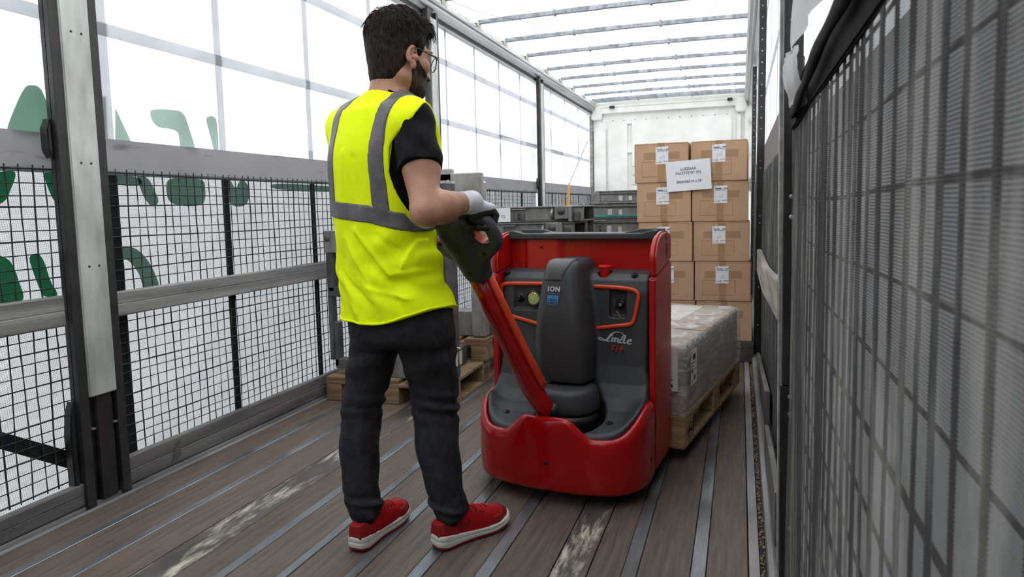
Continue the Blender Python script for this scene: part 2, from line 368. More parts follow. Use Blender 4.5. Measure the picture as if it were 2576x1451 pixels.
# safety net inside the curtain, between the posts
NETX = -2.425
b = MB()
for y0, y1 in ((-1.2, 1.905), (2.025, 5.06), (5.26, 8.24), (8.44, 11.7)):
    k = int((y1 - y0) / 0.0465)
    for i in range(k + 1):
        y = y0 + (y1 - y0) * i / k; w = 0.0026 if i % 4 else 0.0036; dx = 0.0015 * math.sin(i * 1.7)
        pts = [(NETX + dx, y + 0.004 * math.sin(i * 2.1 + z * 9), z) for z in np.linspace(0.10, 1.31, 7)]; b.tube(pts, w, 4, False)
    for j in range(28):
        z = 0.115 + j * 0.0435 + 0.003 * math.sin(j * 1.9); w = 0.0019 if j % 3 else 0.0028
        pts = [(NETX + 0.003, y, z + 0.004 * math.sin(y * 3 + j)) for y in np.linspace(y0, y1, 14)]; b.tube(pts, w, 4, False)
tag(b.build('net_cords', M_CORD, wall_left), kind='stuff')
for y0, y1 in ((-1.2, 1.905), (2.025, 5.06), (5.26, 8.24), (8.44, 11.7)):
    b = MB(); b.box((-0.0006, y0, 0.08), (-0.0001, y1, 1.30)); b.v = [v for v in b.v]; b.build('net_screen', M_NET, wall_left, loc=(NETX - 0.004, 0, 0))

# ---------------------------------------------------------------- side boards on the left
def board(name, label, y0, y1, z0a, z1a, z0b, z1b, x=XL, th=0.026, mat=M_ALU, n=1, group=None):
    """long side board, its two ends at slightly different heights"""
    b = MB(); vs = []
    for y, z0, z1 in ((y0, z0a, z1a), (y1, z0b, z1b)):
        h = z1 - z0
        vs.append([(x - th, y, z0), (x - 0.003, y, z0), (x, y, z0 + 0.006), (x, y, z0 + h * 0.47), (x - 0.002, y, z0 + h * 0.485), (x - 0.002, y, z0 + h * 0.515), (x, y, z0 + h * 0.53), (x, y, z1 - 0.006), (x - 0.003, y, z1), (x - th, y, z1)])
    b.grid(np.array(vs), cv=True, caps=True); o = b.build(name, mat); return tag(o, label, 'side board', group)
board('side_board', 'grey aluminium board between the worn white post and the steel mast pallet', 2.07, 5.05, 0.715, 0.815, 0.715, 0.815, x=-2.372)
board('side_board', 'grey aluminium board cut by the picture edge beside the worn white post', -1.2, 1.852, 0.715, 0.83, 0.715, 0.83, x=-2.372)
board('side_board', 'far grey aluminium board behind the stacked steel assemblies', 5.26, 8.24, 0.715, 0.815, 0.715, 0.815, x=-2.372)
board('bottom_board', 'low grey board along the floor edge below the long net panel', 2.07, 5.05, 0.017, 0.137, 0.017, 0.137, x=-2.366, mat=M_ALUD)
board('bottom_board', 'low grey board at floor level ahead of the worn white post', -1.2, 1.87, 0.017, 0.105, 0.017, 0.105, x=-2.366, mat=M_ALUD)
board('bottom_board', 'low far grey board on the floor edge behind the pallets', 5.26, 8.24, 0.017, 0.137, 0.017, 0.137, x=-2.366, mat=M_ALUD)
b = MB(); b.add([(-2.3655, 2.285, 0.03), (-2.3655, 2.34, 0.045), (-2.3655, 2.34, 0.125), (-2.3655, 2.31, 0.11), (-2.364, 2.285, 0.03), (-2.364, 2.34, 0.045), (-2.364, 2.34, 0.125), (-2.364, 2.31, 0.11)],
     [(0, 1, 2, 3), (4, 5, 6, 7), (0, 1, 5, 4), (1, 2, 6, 5), (2, 3, 7, 6), (3, 0, 4, 7)])
tag(b.build('tape_patch', basic('brown_tape_patch', (78, 72, 66), (96, 90, 82), 0.7)), 'small torn brown tape patch stuck on the low grey board', 'tape patch')

# ---------------------------------------------------------------- sliding posts
M_FLANGE = basic('dark_grey_flange', (34, 32, 34), (48, 45, 47), 0.5, 0.0, 14, 0.15, 120)
def post(y, side, label, ztop=2.70, lean=0.0, holes=True):
    s = 1 if side == 'l' else -1
    r = thing('trailer_post', label, 'post', (XL if side == 'l' else XR, y, 0), 0, 'sliding posts along the curtains')
    r.rotation_euler = (0, lean, 0)
    for dy in (-0.083, 0.083):
        b = MB(); b.box((-s * 0.016, dy - 0.0225 + (0.006 if dy < 0 else 0), 0.002), (s * 0.008, dy + 0.0225 - (0.006 if dy > 0 else 0), ztop)); b.build('flange', M_FLANGE, r, bevel=0.002, seg=1)
    b = MB(); b.box((-s * 0.035, -0.10, 0.012), (-s * 0.017, 0.10, ztop)); b.build('web', M_BLACK, r)
    b = MB(); b.box((-s * 0.016, -0.030, 0.012), (s * 0.002, 0.044, 0.50)); b.build('locking_lever', M_BLACK, r, bevel=0.004)
    for dy in (-0.045, 0.052):
        b = MB(); b.box((-s * 0.016, dy - 0.008, 0.300), (s * 0.004, dy + 0.008, 0.306)); b.build('lever_pin', M_GALV, r)
    b = MB(); b.box((-s * 0.016, -0.060, 0.43), (s * 0.014, 0.060, ztop - 0.06)); b.build('cover_panel', M_POSTW, r, bevel=0.004)
    for z in (0.93, 1.32, 1.80, 2.25):
        for dy in (-0.02, 0.022):
            b = MB(); b.lathe([(0.0045, 0), (0.0045, 0.001), (0.0001, 0.0012)], 10, (s * 0.0142, dy, z), 'x'); b.build('rivet_hole', M_DARK, r, smooth=True)
    b = MB(); b.box((-s * 0.075, -0.05, ztop - 0.02), (-s * 0.01, 0.05, ztop + 0.08), (0, 0.12 * s, 0)); b.build('roller_bracket', M_BLACK, r, bevel=0.003)
    b = MB(); b.prism([(-0.107, 0.03), (-0.128, 0.05), (-0.132, 0.30), (-0.124, 0.38), (-0.107, 0.43)], -0.05, -0.01, lambda u, v, w: (w, u, v)); b.build('lever_guard', M_BLACK, r, bevel=0.005)
    b = MB(); b.prism([(-0.107, 1.33), (-0.125, 1.36), (-0.125, 1.44), (-0.107, 1.48)], -0.05, -0.01, lambda u, v, w: (w, u, v)); b.build('lever_guard', M_BLACK, r, bevel=0.005)
    return r
post(1.965, 'l', 'nearest left post with worn white cover between two black flanges')
post(5.16, 'l', 'white post with black flange right behind the worker\'s head')
post(8.34, 'l', 'farthest left post with black flange, close to the white front wall')
def rpost(y, label, lean, x0, ztop=2.62, zl=None):
    """right-hand posts seen edge-on: black angle with bolts and pale inner edge"""
    r = thing('trailer_post', label, 'post', (x0, y, 0), 0, 'sliding posts along the curtains'); r.rotation_euler = (0, lean, 0)
    b = MB(); b.box((-0.030, -0.090, 0.0), (0.016, -0.062, ztop)); b.build('flange', M_BLACK, r, bevel=0.002, seg=1)
    b = MB(); b.box((-0.033, 0.062, 0.0), (0.012, 0.086, ztop)); b.build('flange', M_ALU_L, r, bevel=0.002, seg=1)
    b = MB(); b.box((-0.008, -0.07, 0.0), (0.010, 0.07, ztop)); b.build('web', M_BLACK, r)
    b = MB(); b.box((-0.034, -0.094, 0.0), (0.004, -0.060, 0.64)); b.build('sleeve', M_BLACK, r, bevel=0.004)
    zs = [0.25, 0.52, 0.58, 0.97, 1.02, 1.35, 1.40] + [1.62 + 0.075 * i for i in range(13)]
    for z in (zl or zs):
        if abs(z - 0.63) < 0.01: continue
        x = -0.010; yy = -0.0905 if z > 0.64 else -0.0945
        b = MB(); b.lathe([(0.0062, 0), (0.0062, -0.0016), (0.003, -0.0022), (0.0001, -0.0022)], 10, (x, yy, z), 'y'); b.build('bolt', M_GALV, r, smooth=True)
    return r
rpost(1.98, 'nearest right black post with bolt heads, beside the dusty net', -0.008, 0.1435, zl=[0.25, 0.563, 0.61, 1.079, 1.131, 1.52, 1.57])
rpost(5.18, 'black bolted right post standing just behind the cardboard box stack edge', 0.004, 0.136)
rpost(8.34, 'farthest black right post, dotted with bolts near the roof rail end', 0.0, 0.150)

# ---------------------------------------------------------------- roof
def roof_surface():
    ys = np.linspace(Y0, Y1, 120); xs = np.linspace(TARP_L, TARP_R, 16)
    Xg, Yg = np.meshgrid(xs, ys, indexing='ij')
    Zg = 2.905 + 0.012 * np.cos((Yg - 6.23) * 2 * PI / 0.772) + 0.006 * np.sin(Xg * 7 + Yg * 3)
    b = MB(); b.grid(np.stack([Xg, Yg, Zg], -1)); return tag(b.build('ceiling', M_ROOF, smooth=True), kind='structure')
ceiling = roof_surface()
b = MB(); b.box((TARP_L, Y0, 2.80), (TARP_L + 0.004, Y1, 2.93)); b.box((TARP_R - 0.004, Y0, 2.80), (TARP_R, Y1, 2.93)); b.build('roof_skirt', M_ROOF, ceiling)
railp = [(-2.47, 2.66), (-2.415, 2.66), (-2.412, 2.675), (-2.43, 2.68), (-2.43, 2.692), (-2.395, 2.70), (-2.385, 2.715), (-2.36, 2.722), (-2.352, 2.735), (-2.352, 2.752), (-2.362, 2.757), (-2.362, 2.765), (-2.348, 2.77), (-2.345, 2.785), (-2.35, 2.80), (-2.39, 2.81), (-2.39, 2.82), (-2.47, 2.82)]
def rail(name, prof, mats):
    b = MB(); extrude_y(b, prof, Y0, Y1 - 0.02); return tag(b.build(name, mats, angle=0.6), kind='structure')
rl = rail('trim_3', railp, M_ALU_L)
b = MB(); b.box((-2.414, Y0, 2.667), (-2.411, Y1 - 0.03, 2.683)); b.box((-2.4295, Y0, 2.6805), (-2.41, Y1 - 0.03, 2.6915)); b.build('rail_groove', M_RAIL_D, rl)
mir = lambda p: [(TARP_R + TARP_L - u, v) for u, v in p]
rr = rail('trim_4', [(u + 0.0, v) for u, v in mir(railp)], M_ALU_L)
b = MB(); b.box((0.116, Y0, 2.667), (0.119, Y1 - 0.03, 2.683)); b.build('rail_groove', M_RAIL_D, rr)
# sliding roof carriage rail above
b = MB(); b.box((-2.40, Y0, 2.815), (-2.37, Y1 - 0.02, 2.835)); b.box((-2.44, Y0, 2.835), (-2.40, Y1 - 0.02, 2.88)); b.build('carriage_rail', basic('cream_rail_paint', (196, 194, 186), (222, 220, 212), 0.5), rl)
b = MB(); b.box((0.075, Y0, 2.815), (0.105, Y1 - 0.02, 2.835)); b.box((0.105, Y0, 2.835), (0.145, Y1 - 0.02, 2.88)); b.build('carriage_rail', basic('cream_rail_paint', (196, 194, 186), (222, 220, 212), 0.5), rr)
ordn = ['first', 'second', 'third', 'fourth', 'fifth', 'sixth', 'seventh', 'eighth', 'ninth', 'tenth', 'eleventh', 'twelfth']
bows_y = [11.66, 11.45, 10.86, 10.10, 9.36, 8.64, 7.77, 6.99, 6.22, 5.42, 4.64, 3.87]
for k, y in enumerate(bows_y):
    r = thing('roof_bow', 'galvanised roof bow under the white tarpaulin, %s from the front wall' % ordn[k], 'roof bow', (0, y, 0), 0, 'roof bows')
    xs = np.linspace(-2.36, 0.065, 15)
    b = MB(); P = []
    for i, x in enumerate(xs):
        z = 2.865 + 0.012 * math.sin((x + 2.36) / 2.425 * PI); h = 0.017 + (0.003 if i % 4 == 2 else 0)
        P.append([(x, -0.022, z - h), (x, 0.022, z - h), (x, 0.022, z + h), (x, -0.022, z + h)])
    b.grid(np.array(P), cv=True, caps=True); b.build('bar', M_GALV, r)
    for sx in (-2.365, 0.07):
        b = MB(); b.box((sx - 0.02, -0.028, 2.79), (sx + 0.02, 0.028, 2.862)); b.build('end_bracket', basic('cream_bracket', (176, 172, 162), (210, 206, 196), 0.5, 0.2, 20), r, bevel=0.004)
        b = MB(); b.box((sx - (0.03 if sx < -1 else -0.004), -0.052, 2.775), (sx + (-0.004 if sx < -1 else 0.03), -0.03, 2.85)); b.build('roller', M_BLACK, r, bevel=0.004)
        b = MB(); b.lathe([(0.006, -0.034), (0.006, -0.028), (0.0001, -0.028)], 10, (sx, 0, 2.80), 'y'); b.build('bolt', M_BLACK, r)
    for xx in (-1.62, -0.75):
        b = MB(); b.box((xx - 0.012, -0.026, 2.846), (xx + 0.012, 0.026, 2.905)); b.build('strap_clip', M_GALV, r, bevel=0.003)
# thin draw cables crossing under the roof
def cable(name, pts, label, r=0.0022):
    P = []
    for (a, bb) in zip(pts[:-1], pts[1:]):
        a, bb = np.array(a), np.array(bb)
        for t in np.linspace(0, 1, 9)[:-1]: P.append(a + (bb - a) * t + np.array([0, 0, -0.03 * math.sin(t * PI)]))
    P.append(np.array(pts[-1])); b = MB(); b.tube(P, r, 5)
    tag(b.build(name, basic('cable_sheath', (84, 88, 90), (110, 112, 114), 0.5)), label, 'cable')
cable('roof_cable', [(-2.30, 5.42, 2.84), (-1.95, 6.22, 2.845), (-1.55, 6.99, 2.85), (-1.16, 7.77, 2.85), (-0.78, 8.64, 2.85), (-0.45, 9.36, 2.85), (-0.2, 10.1, 2.845), (0.04, 10.86, 2.84)], 'thin roof cable running from the left rail to the far right corner')
cable('roof_cable', [(-0.20, 6.22, 2.845), (-0.35, 6.99, 2.85), (-0.55, 7.77, 2.85), (-0.86, 8.64, 2.85), (-1.2, 9.36, 2.85), (-1.6, 10.1, 2.845)], 'thin roof cable slanting from the near right bow towards the far left')

# ---------------------------------------------------------------- front wall
b = MB(); b.box((TARP_L, Y1, -0.1), (TARP_R, Y1 + 0.05, 2.92)); wall_front = tag(b.build('wall_front', M_FRONT), kind='structure')
def fw(name, x0, x1, z0, z1, d=0.02, mat=M_FRONT, bev=0.006):
    b = MB(); b.box((x0, Y1 - d, z0), (x1, Y1 + 0.001, z1)); return b.build(name, mat, wall_front, bevel=bev)
fw('header_beam', -2.30, 0.04, 2.66, 2.76, 0.09)
fw('header_lip', -2.30, 0.04, 2.755, 2.775, 0.10)
for x in (-2.33, 0.0): fw('corner_gusset', x - 0.09, x + 0.09, 2.56, 2.78, 0.11, bev=0.02)
fw('corner_profile', -2.46, -2.405, 0, 2.64, 0.07, mat=M_ALU); fw('corner_profile', 0.06, 0.12, 0, 2.64, 0.07)
for i in range(13):
    x = -2.25 + i * 0.185; b = MB(); b.lathe([(0.009, 0), (0.008, -0.006), (0.0001, -0.007)], 10, (x, Y1, 2.54), 'y'); b.build('rivet', M_GALV, wall_front, smooth=True)
# raised panel field between upright grooves; the grooves stay at wall level
fw('panel', -2.395, -2.185, 0.1, 2.40, 0.03); fw('panel', -2.145, -1.82, 0.1, 2.50, 0.04); fw('panel', -1.74, -0.14, 1.76, 2.52, 0.04)
fw('panel', -1.82, -1.74, 1.99, 2.09, 0.04); fw('panel', -0.14, -0.06, 2.00, 2.09, 0.04); fw('panel', -0.06, 0.0, 0.1, 2.52, 0.04); fw('panel', -1.82, -1.74, 2.47, 2.52, 0.04)
for i in range(9):
    z = 0.30 + i * 0.165; fw('louvre_panel', -1.735, -0.14, z, z + 0.128, 0.05, bev=0.012)
for z in (0.5, 1.0, 1.5, 2.0): b = MB(); b.lathe([(0.008, 0), (0.0001, -0.004)], 8, (-2.165, Y1 - 0.001, z), 'y'); b.build('rivet', M_GALV, wall_front)
for x in (-2.05, -0.16): b = MB(); b.box((x - 0.05, Y1 - 0.16, 2.735), (x + 0.03, Y1 - 0.05, 2.775)); b.build('cable_anchor', M_BLACK, wall_front, bevel=0.006)

# ---------------------------------------------------------------- right curtain
wall_right = curtain('wall_right', TARP_R, Y0, Y1 + 0.05, -0.12, 2.80, M_TARP_R, 0.004)
# rear doors behind the camera
for k, (x0, x1) in enumerate(((TARP_L, -1.15), (-1.145, TARP_R))):
    b = MB(); b.box((x0, Y0 - 0.06, -0.1), (x1, Y0 - 0.02, 2.92)); b.box((x0 + 0.05, Y0 - 0.02, 0.05), (x1 - 0.05, Y0 - 0.012, 1.3)); b.box((x0 + 0.05, Y0 - 0.02, 1.38), (x1 - 0.05, Y0 - 0.012, 2.75))
    tag(b.build('door_%d' % (k + 1), basic('rear_door_grey', (58, 58, 59), (74, 73, 72), 0.6)), kind='structure')
b = MB(); b.box((-40, -40, -1.25), (40, 60, -1.2)); tag(b.build('ground', basic('yard_concrete', (128, 127, 124), (150, 149, 145), 0.9, 0, 0.6)), kind='structure')

pts = [on_x(u, v, -2.435) for u, v in ((-60, 1068), (186, 1138), (186, 1182), (-60, 1112))]
q0, q1, q2, q3 = [p[1:] for p in pts]; ext = lambda a, c: (a[0] + (a[0] - c[0]) * 2.6, a[1] + (a[1] - c[1]) * 2.6)
pts = [(0,) + ext(q0, q1), (0,) + tuple(q1), (0,) + tuple(q2), (0,) + ext(q3, q2)]
b = MB(); b.prism([(p[1], p[2]) for p in pts], -2.437, -2.434, lambda u, v, w: (w, u, v)); b.build('diagonal_strap', M_STRAPD, wall_left)
# ================================================================ right side: net, straps, boards, torn flap
for y in vst:
    if y < 2.1: continue
    b = MB(); b.box((-0.001, -0.008, 1.40), (0.001, 0.008, 2.78)); b.build('vertical_strap', M_STRAP, wall_right, loc=(TARP_R - 0.012, y, 0))
for z in (1.872, 2.385):
    b = MB(); b.box((-0.001, Y0, z - 0.026), (0.001, Y1, z + 0.026)); b.build('horizontal_strap', M_STRAP, wall_right, loc=(TARP_R - 0.014, 0, 0))
M_BANDR = tarp_mat('pinkish_grey_band', (0.42, 0.39, 0.38, 1), (0.34, 0.31, 0.30, 1), 0.5, stain=(0.6, 0.6, 0.6, 1))
b = MB(); b.box((-0.002, 2.0, 1.285), (0.002, Y1, 1.50)); b.build('reinforcing_band', M_BANDR, wall_right, loc=(TARP_R - 0.018, 0, 0))
NR = 0.128
M_LINE = tarp_mat('grimy_dimming_layer', (0.78, 0.78, 0.79, 1), (0.50, 0.49, 0.48, 1), 0.6, stain=(0.45, 0.44, 0.43, 1), scale=5)
b = MB(); b.box((0.160, Y0, 0.0), (0.162, 8.3, 1.31)); b.build('lower_dimming_layer', M_LINE, wall_right)  # grimy extra layer, added to dim the lower tarp behind the net
b = MB()
for y0, y1, dz in ((-1.2, 1.90, 0.0), (2.07, 5.08, 0.0), (5.28, 8.24, 0.0)):
    near = y1 < 2
    st = 0.056 if near else 0.05; k = int((y1 - y0) / st); xx = NR + 0.005 if near else 0.155
    for i in range(k + 1):
        y = y0 + (y1 - y0) * i / k; w = 0.0027 if i % 2 else 0.0021
        b.tube([(xx + 0.002 * math.sin(i), y + 0.003 * math.sin(z * 8 + i), z) for z in np.linspace(0.03, 1.32, 9)], w, 5, False)
    for j in range(15):
        z = 0.06 + j * 0.089
        b.tube([(xx + 0.003, y, z + 0.006 * math.sin(y * 4 + j * 0.5)) for y in np.linspace(y0, y1, 16)], 0.0022 if j % 3 else 0.0032, 5, False)
tag(b.build('net_cords', M_CORDR, wall_right), kind='stuff')
for y0, y1, xx in ((-1.2, 1.90, NR), (2.07, 5.08, 0.15), (5.28, 8.24, 0.15)):
    b = MB(); n = 40; ys = np.linspace(y0, y1, n); zs = np.linspace(0.02, 1.32, 14); Yg, Zg = np.meshgrid(ys, zs, indexing='ij')
    Xg = xx - 0.004 + 0.003 * np.sin(Yg * 9 + Zg * 4); b.grid(np.stack([Xg, Yg, Zg], -1)); b.build('net_screen', M_NETR, wall_right, smooth=True)
M_MATT = basic('matt_black_webbing', (24, 23, 23), (38, 36, 35), 0.9, 0, 20, spec=0.1)
b = MB(); b.box((0.148, 2.0, 0.0), (0.152, Y1, 0.02)); b.build('net_hem', M_MATT, wall_right)
b = MB(); b.box((0.118, -1.2, 1.295), (0.126, 1.86, 1.385)); b.build('net_border', M_MATT, wall_right, bevel=0.003)

def plank_between(name, label, cat, ends, th, mat, grp=None):
    """board with two end sections (x, y, z0, z1)"""
    P = []
    for x, y, z0, z1 in ends: P.append([(x, y, z0), (x + th, y, z0), (x + th, y, z1), (x, y, z1)])
    b = MB(); b.grid(np.array(P), cv=True, caps=True); return tag(b.build(name, mat, bevel=0.003), label, cat, grp)
M_BOARDW = basic('bleached_wood_board', (122, 114, 107), (168, 158, 149), 0.7, 0, 6, 0.3, 60, (1, 0.3, 4))
plank_between('side_board', 'bleached wooden board tucked behind the nearest right black post', 'side board', [(0.107, 2.16, 0.765, 0.885), (0.108, 2.9, 0.715, 0.835), (0.109, 3.6, 0.665, 0.80), (0.110, 4.9, 0.650, 0.80)], 0.03, M_BOARDW)
M_ALU2 = basic('dull_aluminium_board', (96, 94, 92), (132, 128, 124), 0.5, 0.4, 6, 0.2, 60, (1, 0.3, 5))
plank_between('loose_board', 'grey board leaning on the right edge above the grit channel, far piece', 'side board', [(0.110, 3.15, 0.13, 0.285), (0.112, 4.0, 0.05, 0.19), (0.114, 4.85, 0.022, 0.10)], 0.022, M_ALU2)
plank_between('loose_board', 'long grey board leaning on the right edge beside the nearest right post', 'side board', [(0.104, 2.075, 0.10, 0.27), (0.106, 2.5, 0.07, 0.23), (0.109, 3.1, 0.022, 0.15)], 0.018, M_ALU2)

# crumpled curtain flap hooked over the net beside the nearest right post
M_FLAP = tarp_mat('crumpled_white_tarpaulin', (0.46, 0.45, 0.46, 1), (0.50, 0.49, 0.49, 1), 0.30, stain=(0.7, 0.68, 0.66, 1), scale=9)
flap = thing('torn_curtain_flap', 'crumpled white tarpaulin flap with dark hem hanging by the nearest right post', 'curtain flap')
def flap_surf(rows, n=10, wob=0.006, seed=0):
    """rows: polylines (y,z) top edge -> bottom edge, x per row"""
    rg = np.random.default_rng(seed); P = []
    for x, pts in rows:
        pl = smooth_poly([(p[0], p[1]) for p in pts], False, 5); P.append([(x + wob * math.sin(i * 1.3 + x * 300) + rg.uniform(-0.002, 0.002), p[0], p[1]) for i, p in enumerate(pl)])
    P = np.array(P); Q = []
    for i in range(len(P) - 1):
        for t in np.linspace(0, 1, 5)[:-1]: Q.append(P[i] * (1 - t) + P[i + 1] * t + np.array([wob * 0.4 * math.sin(t * 9 + i), 0, 0]))
    Q.append(P[-1]); return np.array(Q)
b = MB(); b.grid(flap_surf([(0.128, [(1.86, 1.75), (1.6, 1.85), (1.15, 1.80), (0.7, 1.65)]), (0.116, [(1.86, 1.56), (1.5, 1.60), (1.1, 1.55), (0.66, 1.42)]), (0.108, [(1.86, 1.46), (1.45, 1.44), (1.05, 1.40), (0.62, 1.33)])], seed=2)); b.build('upper_fold', M_FLAP, flap, smooth=True)
b = MB(); b.grid(flap_surf([(0.104, [(1.87, 1.475), (1.75, 1.465), (1.46, 1.42)]), (0.100, [(1.87, 1.43), (1.72, 1.40), (1.42, 1.37)]), (0.108, [(1.84, 1.365), (1.66, 1.33), (1.40, 1.32)]), (0.112, [(1.72, 1.325), (1.60, 1.305), (1.38, 1.300)])], seed=3, wob=0.004)); b.build('lower_fold', M_FLAP, flap, smooth=True)
b = MB(); P = [(0.112, 1.72, 1.322), (0.106, 1.55, 1.312), (0.104, 1.36, 1.318), (0.104, 1.1, 1.336), (0.106, 0.85, 1.342), (0.108, 0.60, 1.345)]
b.tube(smooth_poly(P, False, 5), [0.006 + 0.001 * math.sin(i) for i in range(26)], 8, True, 2.4); b.build('hem', M_MATT, flap, smooth=True)

# ================================================================ pallets
M_PAL = basic('pallet_pine', (148, 118, 84), (190, 158, 116), 0.75, 0, 5, 0.35, 70, (1, 5, 5))
M_PALD = basic('weathered_pallet_wood', (104, 84, 62), (148, 122, 92), 0.8, 0, 5, 0.4, 70, (1, 5, 5))
M_BURN = basic('burnt_stamp', (40, 28, 20), (56, 40, 28), 0.8)
_pal_cache = {}
def pallet_part(root, name, key, a, bb, mat, loc):
    k = (key, mat.name)
    if k not in _pal_cache:
        m = MB(); m.box(a, bb); o = m.build(name, mat, root, bevel=0.003, seg=1, loc=loc); _pal_cache[k] = o.data; return o
    return link(name, _pal_cache[k], root, loc)
def pallet(label, loc, rz, mat=None, w=0.8, l=1.2, group='euro pallets'):
    """origin at the centre of the front (short) edge on its underside; +y runs along the length"""
    mat = mat or M_PAL; r = thing('wooden_pallet', label, 'pallet', loc, rz, group); sc = l / 1.2
    for x in (-w / 2 + 0.05, 0, w / 2 - 0.05):
        bw = 0.145 if abs(x) < 0.01 else 0.10
        pallet_part(r, 'bottom_board', ('bb', bw, l), (-bw / 2, 0, 0), (bw / 2, l, 0.022), mat, (x, 0, 0))
        for y in (0.05 * sc, l / 2, l - 0.05 * sc):
            bl = 0.145 if abs(y - l / 2) > 0.1 else 0.145
            yy = min(max(y, bl / 2), l - bl / 2)
            pallet_part(r, 'block', ('bk', bw), (-bw / 2, -bl / 2, 0), (bw / 2, bl / 2, 0.078), mat, (x, yy, 0.022))
    for y in (0.0725, l / 2, l - 0.0725): pallet_part(r, 'stringer_board', ('sb', w), (-w / 2, -0.0725, 0), (w / 2, 0.0725, 0.022), mat, (0, y, 0.100))
    n = 5; ws = [0.145, 0.10, 0.145, 0.10, 0.145]; x = -w / 2; gap = (w - sum(ws)) / 4
    for k in range(5):
        pallet_part(r, 'deck_board', ('db', ws[k], l), (0, 0, 0), (ws[k], l, 0.022), mat, (x, 0, 0.122)); x += ws[k] + gap
    return r

# ================================================================ stack of cardboard boxes on the far pallet
def card_mat():
    t = NT('brown_cardboard'); n = t.noise(3, 4); fl = t.n('ShaderNodeTexWave'); fl.inputs['Scale'].default_value = 55; fl.inputs['Distortion'].default_value = 1.0
    fl.bands_direction = 'X'; t.t.links.new(t.co(), fl.inputs[0])
    col = t.ramp(n, stops2((186, 148, 116), (200, 163, 130))); col = t.mixc(t.math('MULTIPLY', fl.outputs['Fac'], 0.10), col, lin((164, 128, 98)))
    return t.done(t.pbr(col, 0.7, 0, t.bump(n, 0.05)))
M_CARD = card_mat()
M_TAPE = basic('brown_packing_tape', (166, 128, 96), (178, 140, 106), 0.25, 0, 6)
M_PAPER = basic('white_paper', (228, 228, 232), (240, 240, 243), 0.6, 0, 3)
M_INK = basic('dark_ink', (52, 60, 78), (66, 74, 92), 0.6)
M_INKK = basic('black_ink', (30, 36, 44), (40, 46, 54), 0.6)
M_REDINK = basic('red_brown_ink', (166, 84, 60), (176, 94, 68), 0.6)
M_PEN = basic('faint_pen', (168, 170, 176), (186, 188, 192), 0.6)
BW, BH, BD = 0.381, 0.2815, 0.38
# shared meshes for a box and its printed parts
def _mesh(build):
    o = build(); me = o.data; bpy.data.objects.remove(o); return me
def _mk_card():
    b = MB(); b.box((0.002, 0, 0.0015), (BW - 0.002, BD, BH - 0.0015)); return b.build('t', M_CARD, bevel=0.004, seg=2)
ME_CARD = _mesh(_mk_card)
def _mk_flapline():
    b = MB(); b.box((0.002, -0.0008, BH - 0.006), (BW - 0.002, 0.0008, BH - 0.0035)); return b.build('t', basic('card_edge', (128, 96, 70), (140, 106, 78), 0.8))
ME_TAPE = _mesh(lambda: MB().box((0.168, -0.0012, 0.006), (0.214, 0.0, BH - 0.002)).box((0.168, 0.0, BH - 0.0016), (0.214, BD, BH - 0.0008)).build('t', M_TAPE))
ME_TAPE2 = _mesh(lambda: MB().box((0.07, -0.0008, 0.165), (0.32, 0.0, 0.215)).build('t', basic('worn_card_patch', (164, 128, 96), (172, 136, 103), 0.55)))
def _mk_red():
    b = MB(); x0, x1, z0, z1, w = 0.055, 0.275, 0.045, 0.150, 0.0016
    b.box((x0, -0.0013, z0), (x1, 0, z0 + w)); b.box((x0, -0.0013, z1 - w), (x1, 0, z1)); b.box((x0, -0.0013, z0), (x0 + w, 0, z1)); b.box((x1 - w, -0.0013, z0), (x1, 0, z1)); return b.build('t', M_REDINK)
ME_RED = _mesh(_mk_red)
ME_LABEL = _mesh(lambda: MB().box((0, -0.0022, 0), (0.088, -0.0002, 0.122)).build('t', M_PAPER))
def _mk_lab_ink():
    b = MB(); f = -0.0026
    b.box((0.008, f, 0.098), (0.050, -0.0021, 0.104)); b.box((0.058, f, 0.100), (0.070, -0.0021, 0.103)); b.box((0.072, f, 0.0995), (0.090, -0.0021, 0.1055))
    for i in range(14): b.box((0.010 + i * 0.0055, f, 0.0885), (0.0125 + i * 0.0055 + (i % 3) * 0.0008, -0.0021, 0.0945))
    b.box((0.004, f, 0.0790), (0.088, -0.0021, 0.0796))
    for i in range(12): b.box((0.052 + i * 0.0029, f, 0.016), (0.0535 + i * 0.0029 + (i % 2) * 0.0006, -0.0021, 0.0215))
    b.box((0.022, f, 0.018), (0.040, -0.0021, 0.0205)); b.box((0.005, f, 0.010), (0.016, -0.0021, 0.0125)); b.box((0.020, f, 0.010), (0.040, -0.0021, 0.0125)); b.box((0.006, f, 0.018), (0.009, -0.0021, 0.022))
    b.box((0.004, f, 0.120), (0.016, -0.0021, 0.1225)); b.box((0.004, f, 0.112), (0.014, -0.0021, 0.1145))
    b.tube([(0.028, -0.0022, 0.121), (0.038, -0.0022, 0.121), (0.043, -0.0022, 0.1175), (0.038, -0.0022, 0.114), (0.028, -0.0022, 0.114)], 0.0006, 4)
    return b.build('t', M_INK)
ME_LABINK = _mesh(_mk_lab_ink)
def scribble(txt):
    me = text_mesh(txt, 0.030, 0.0002); me.materials.append(M_PEN); return me
SC = {k: scribble(k) for k in ('x2', 'x20')}
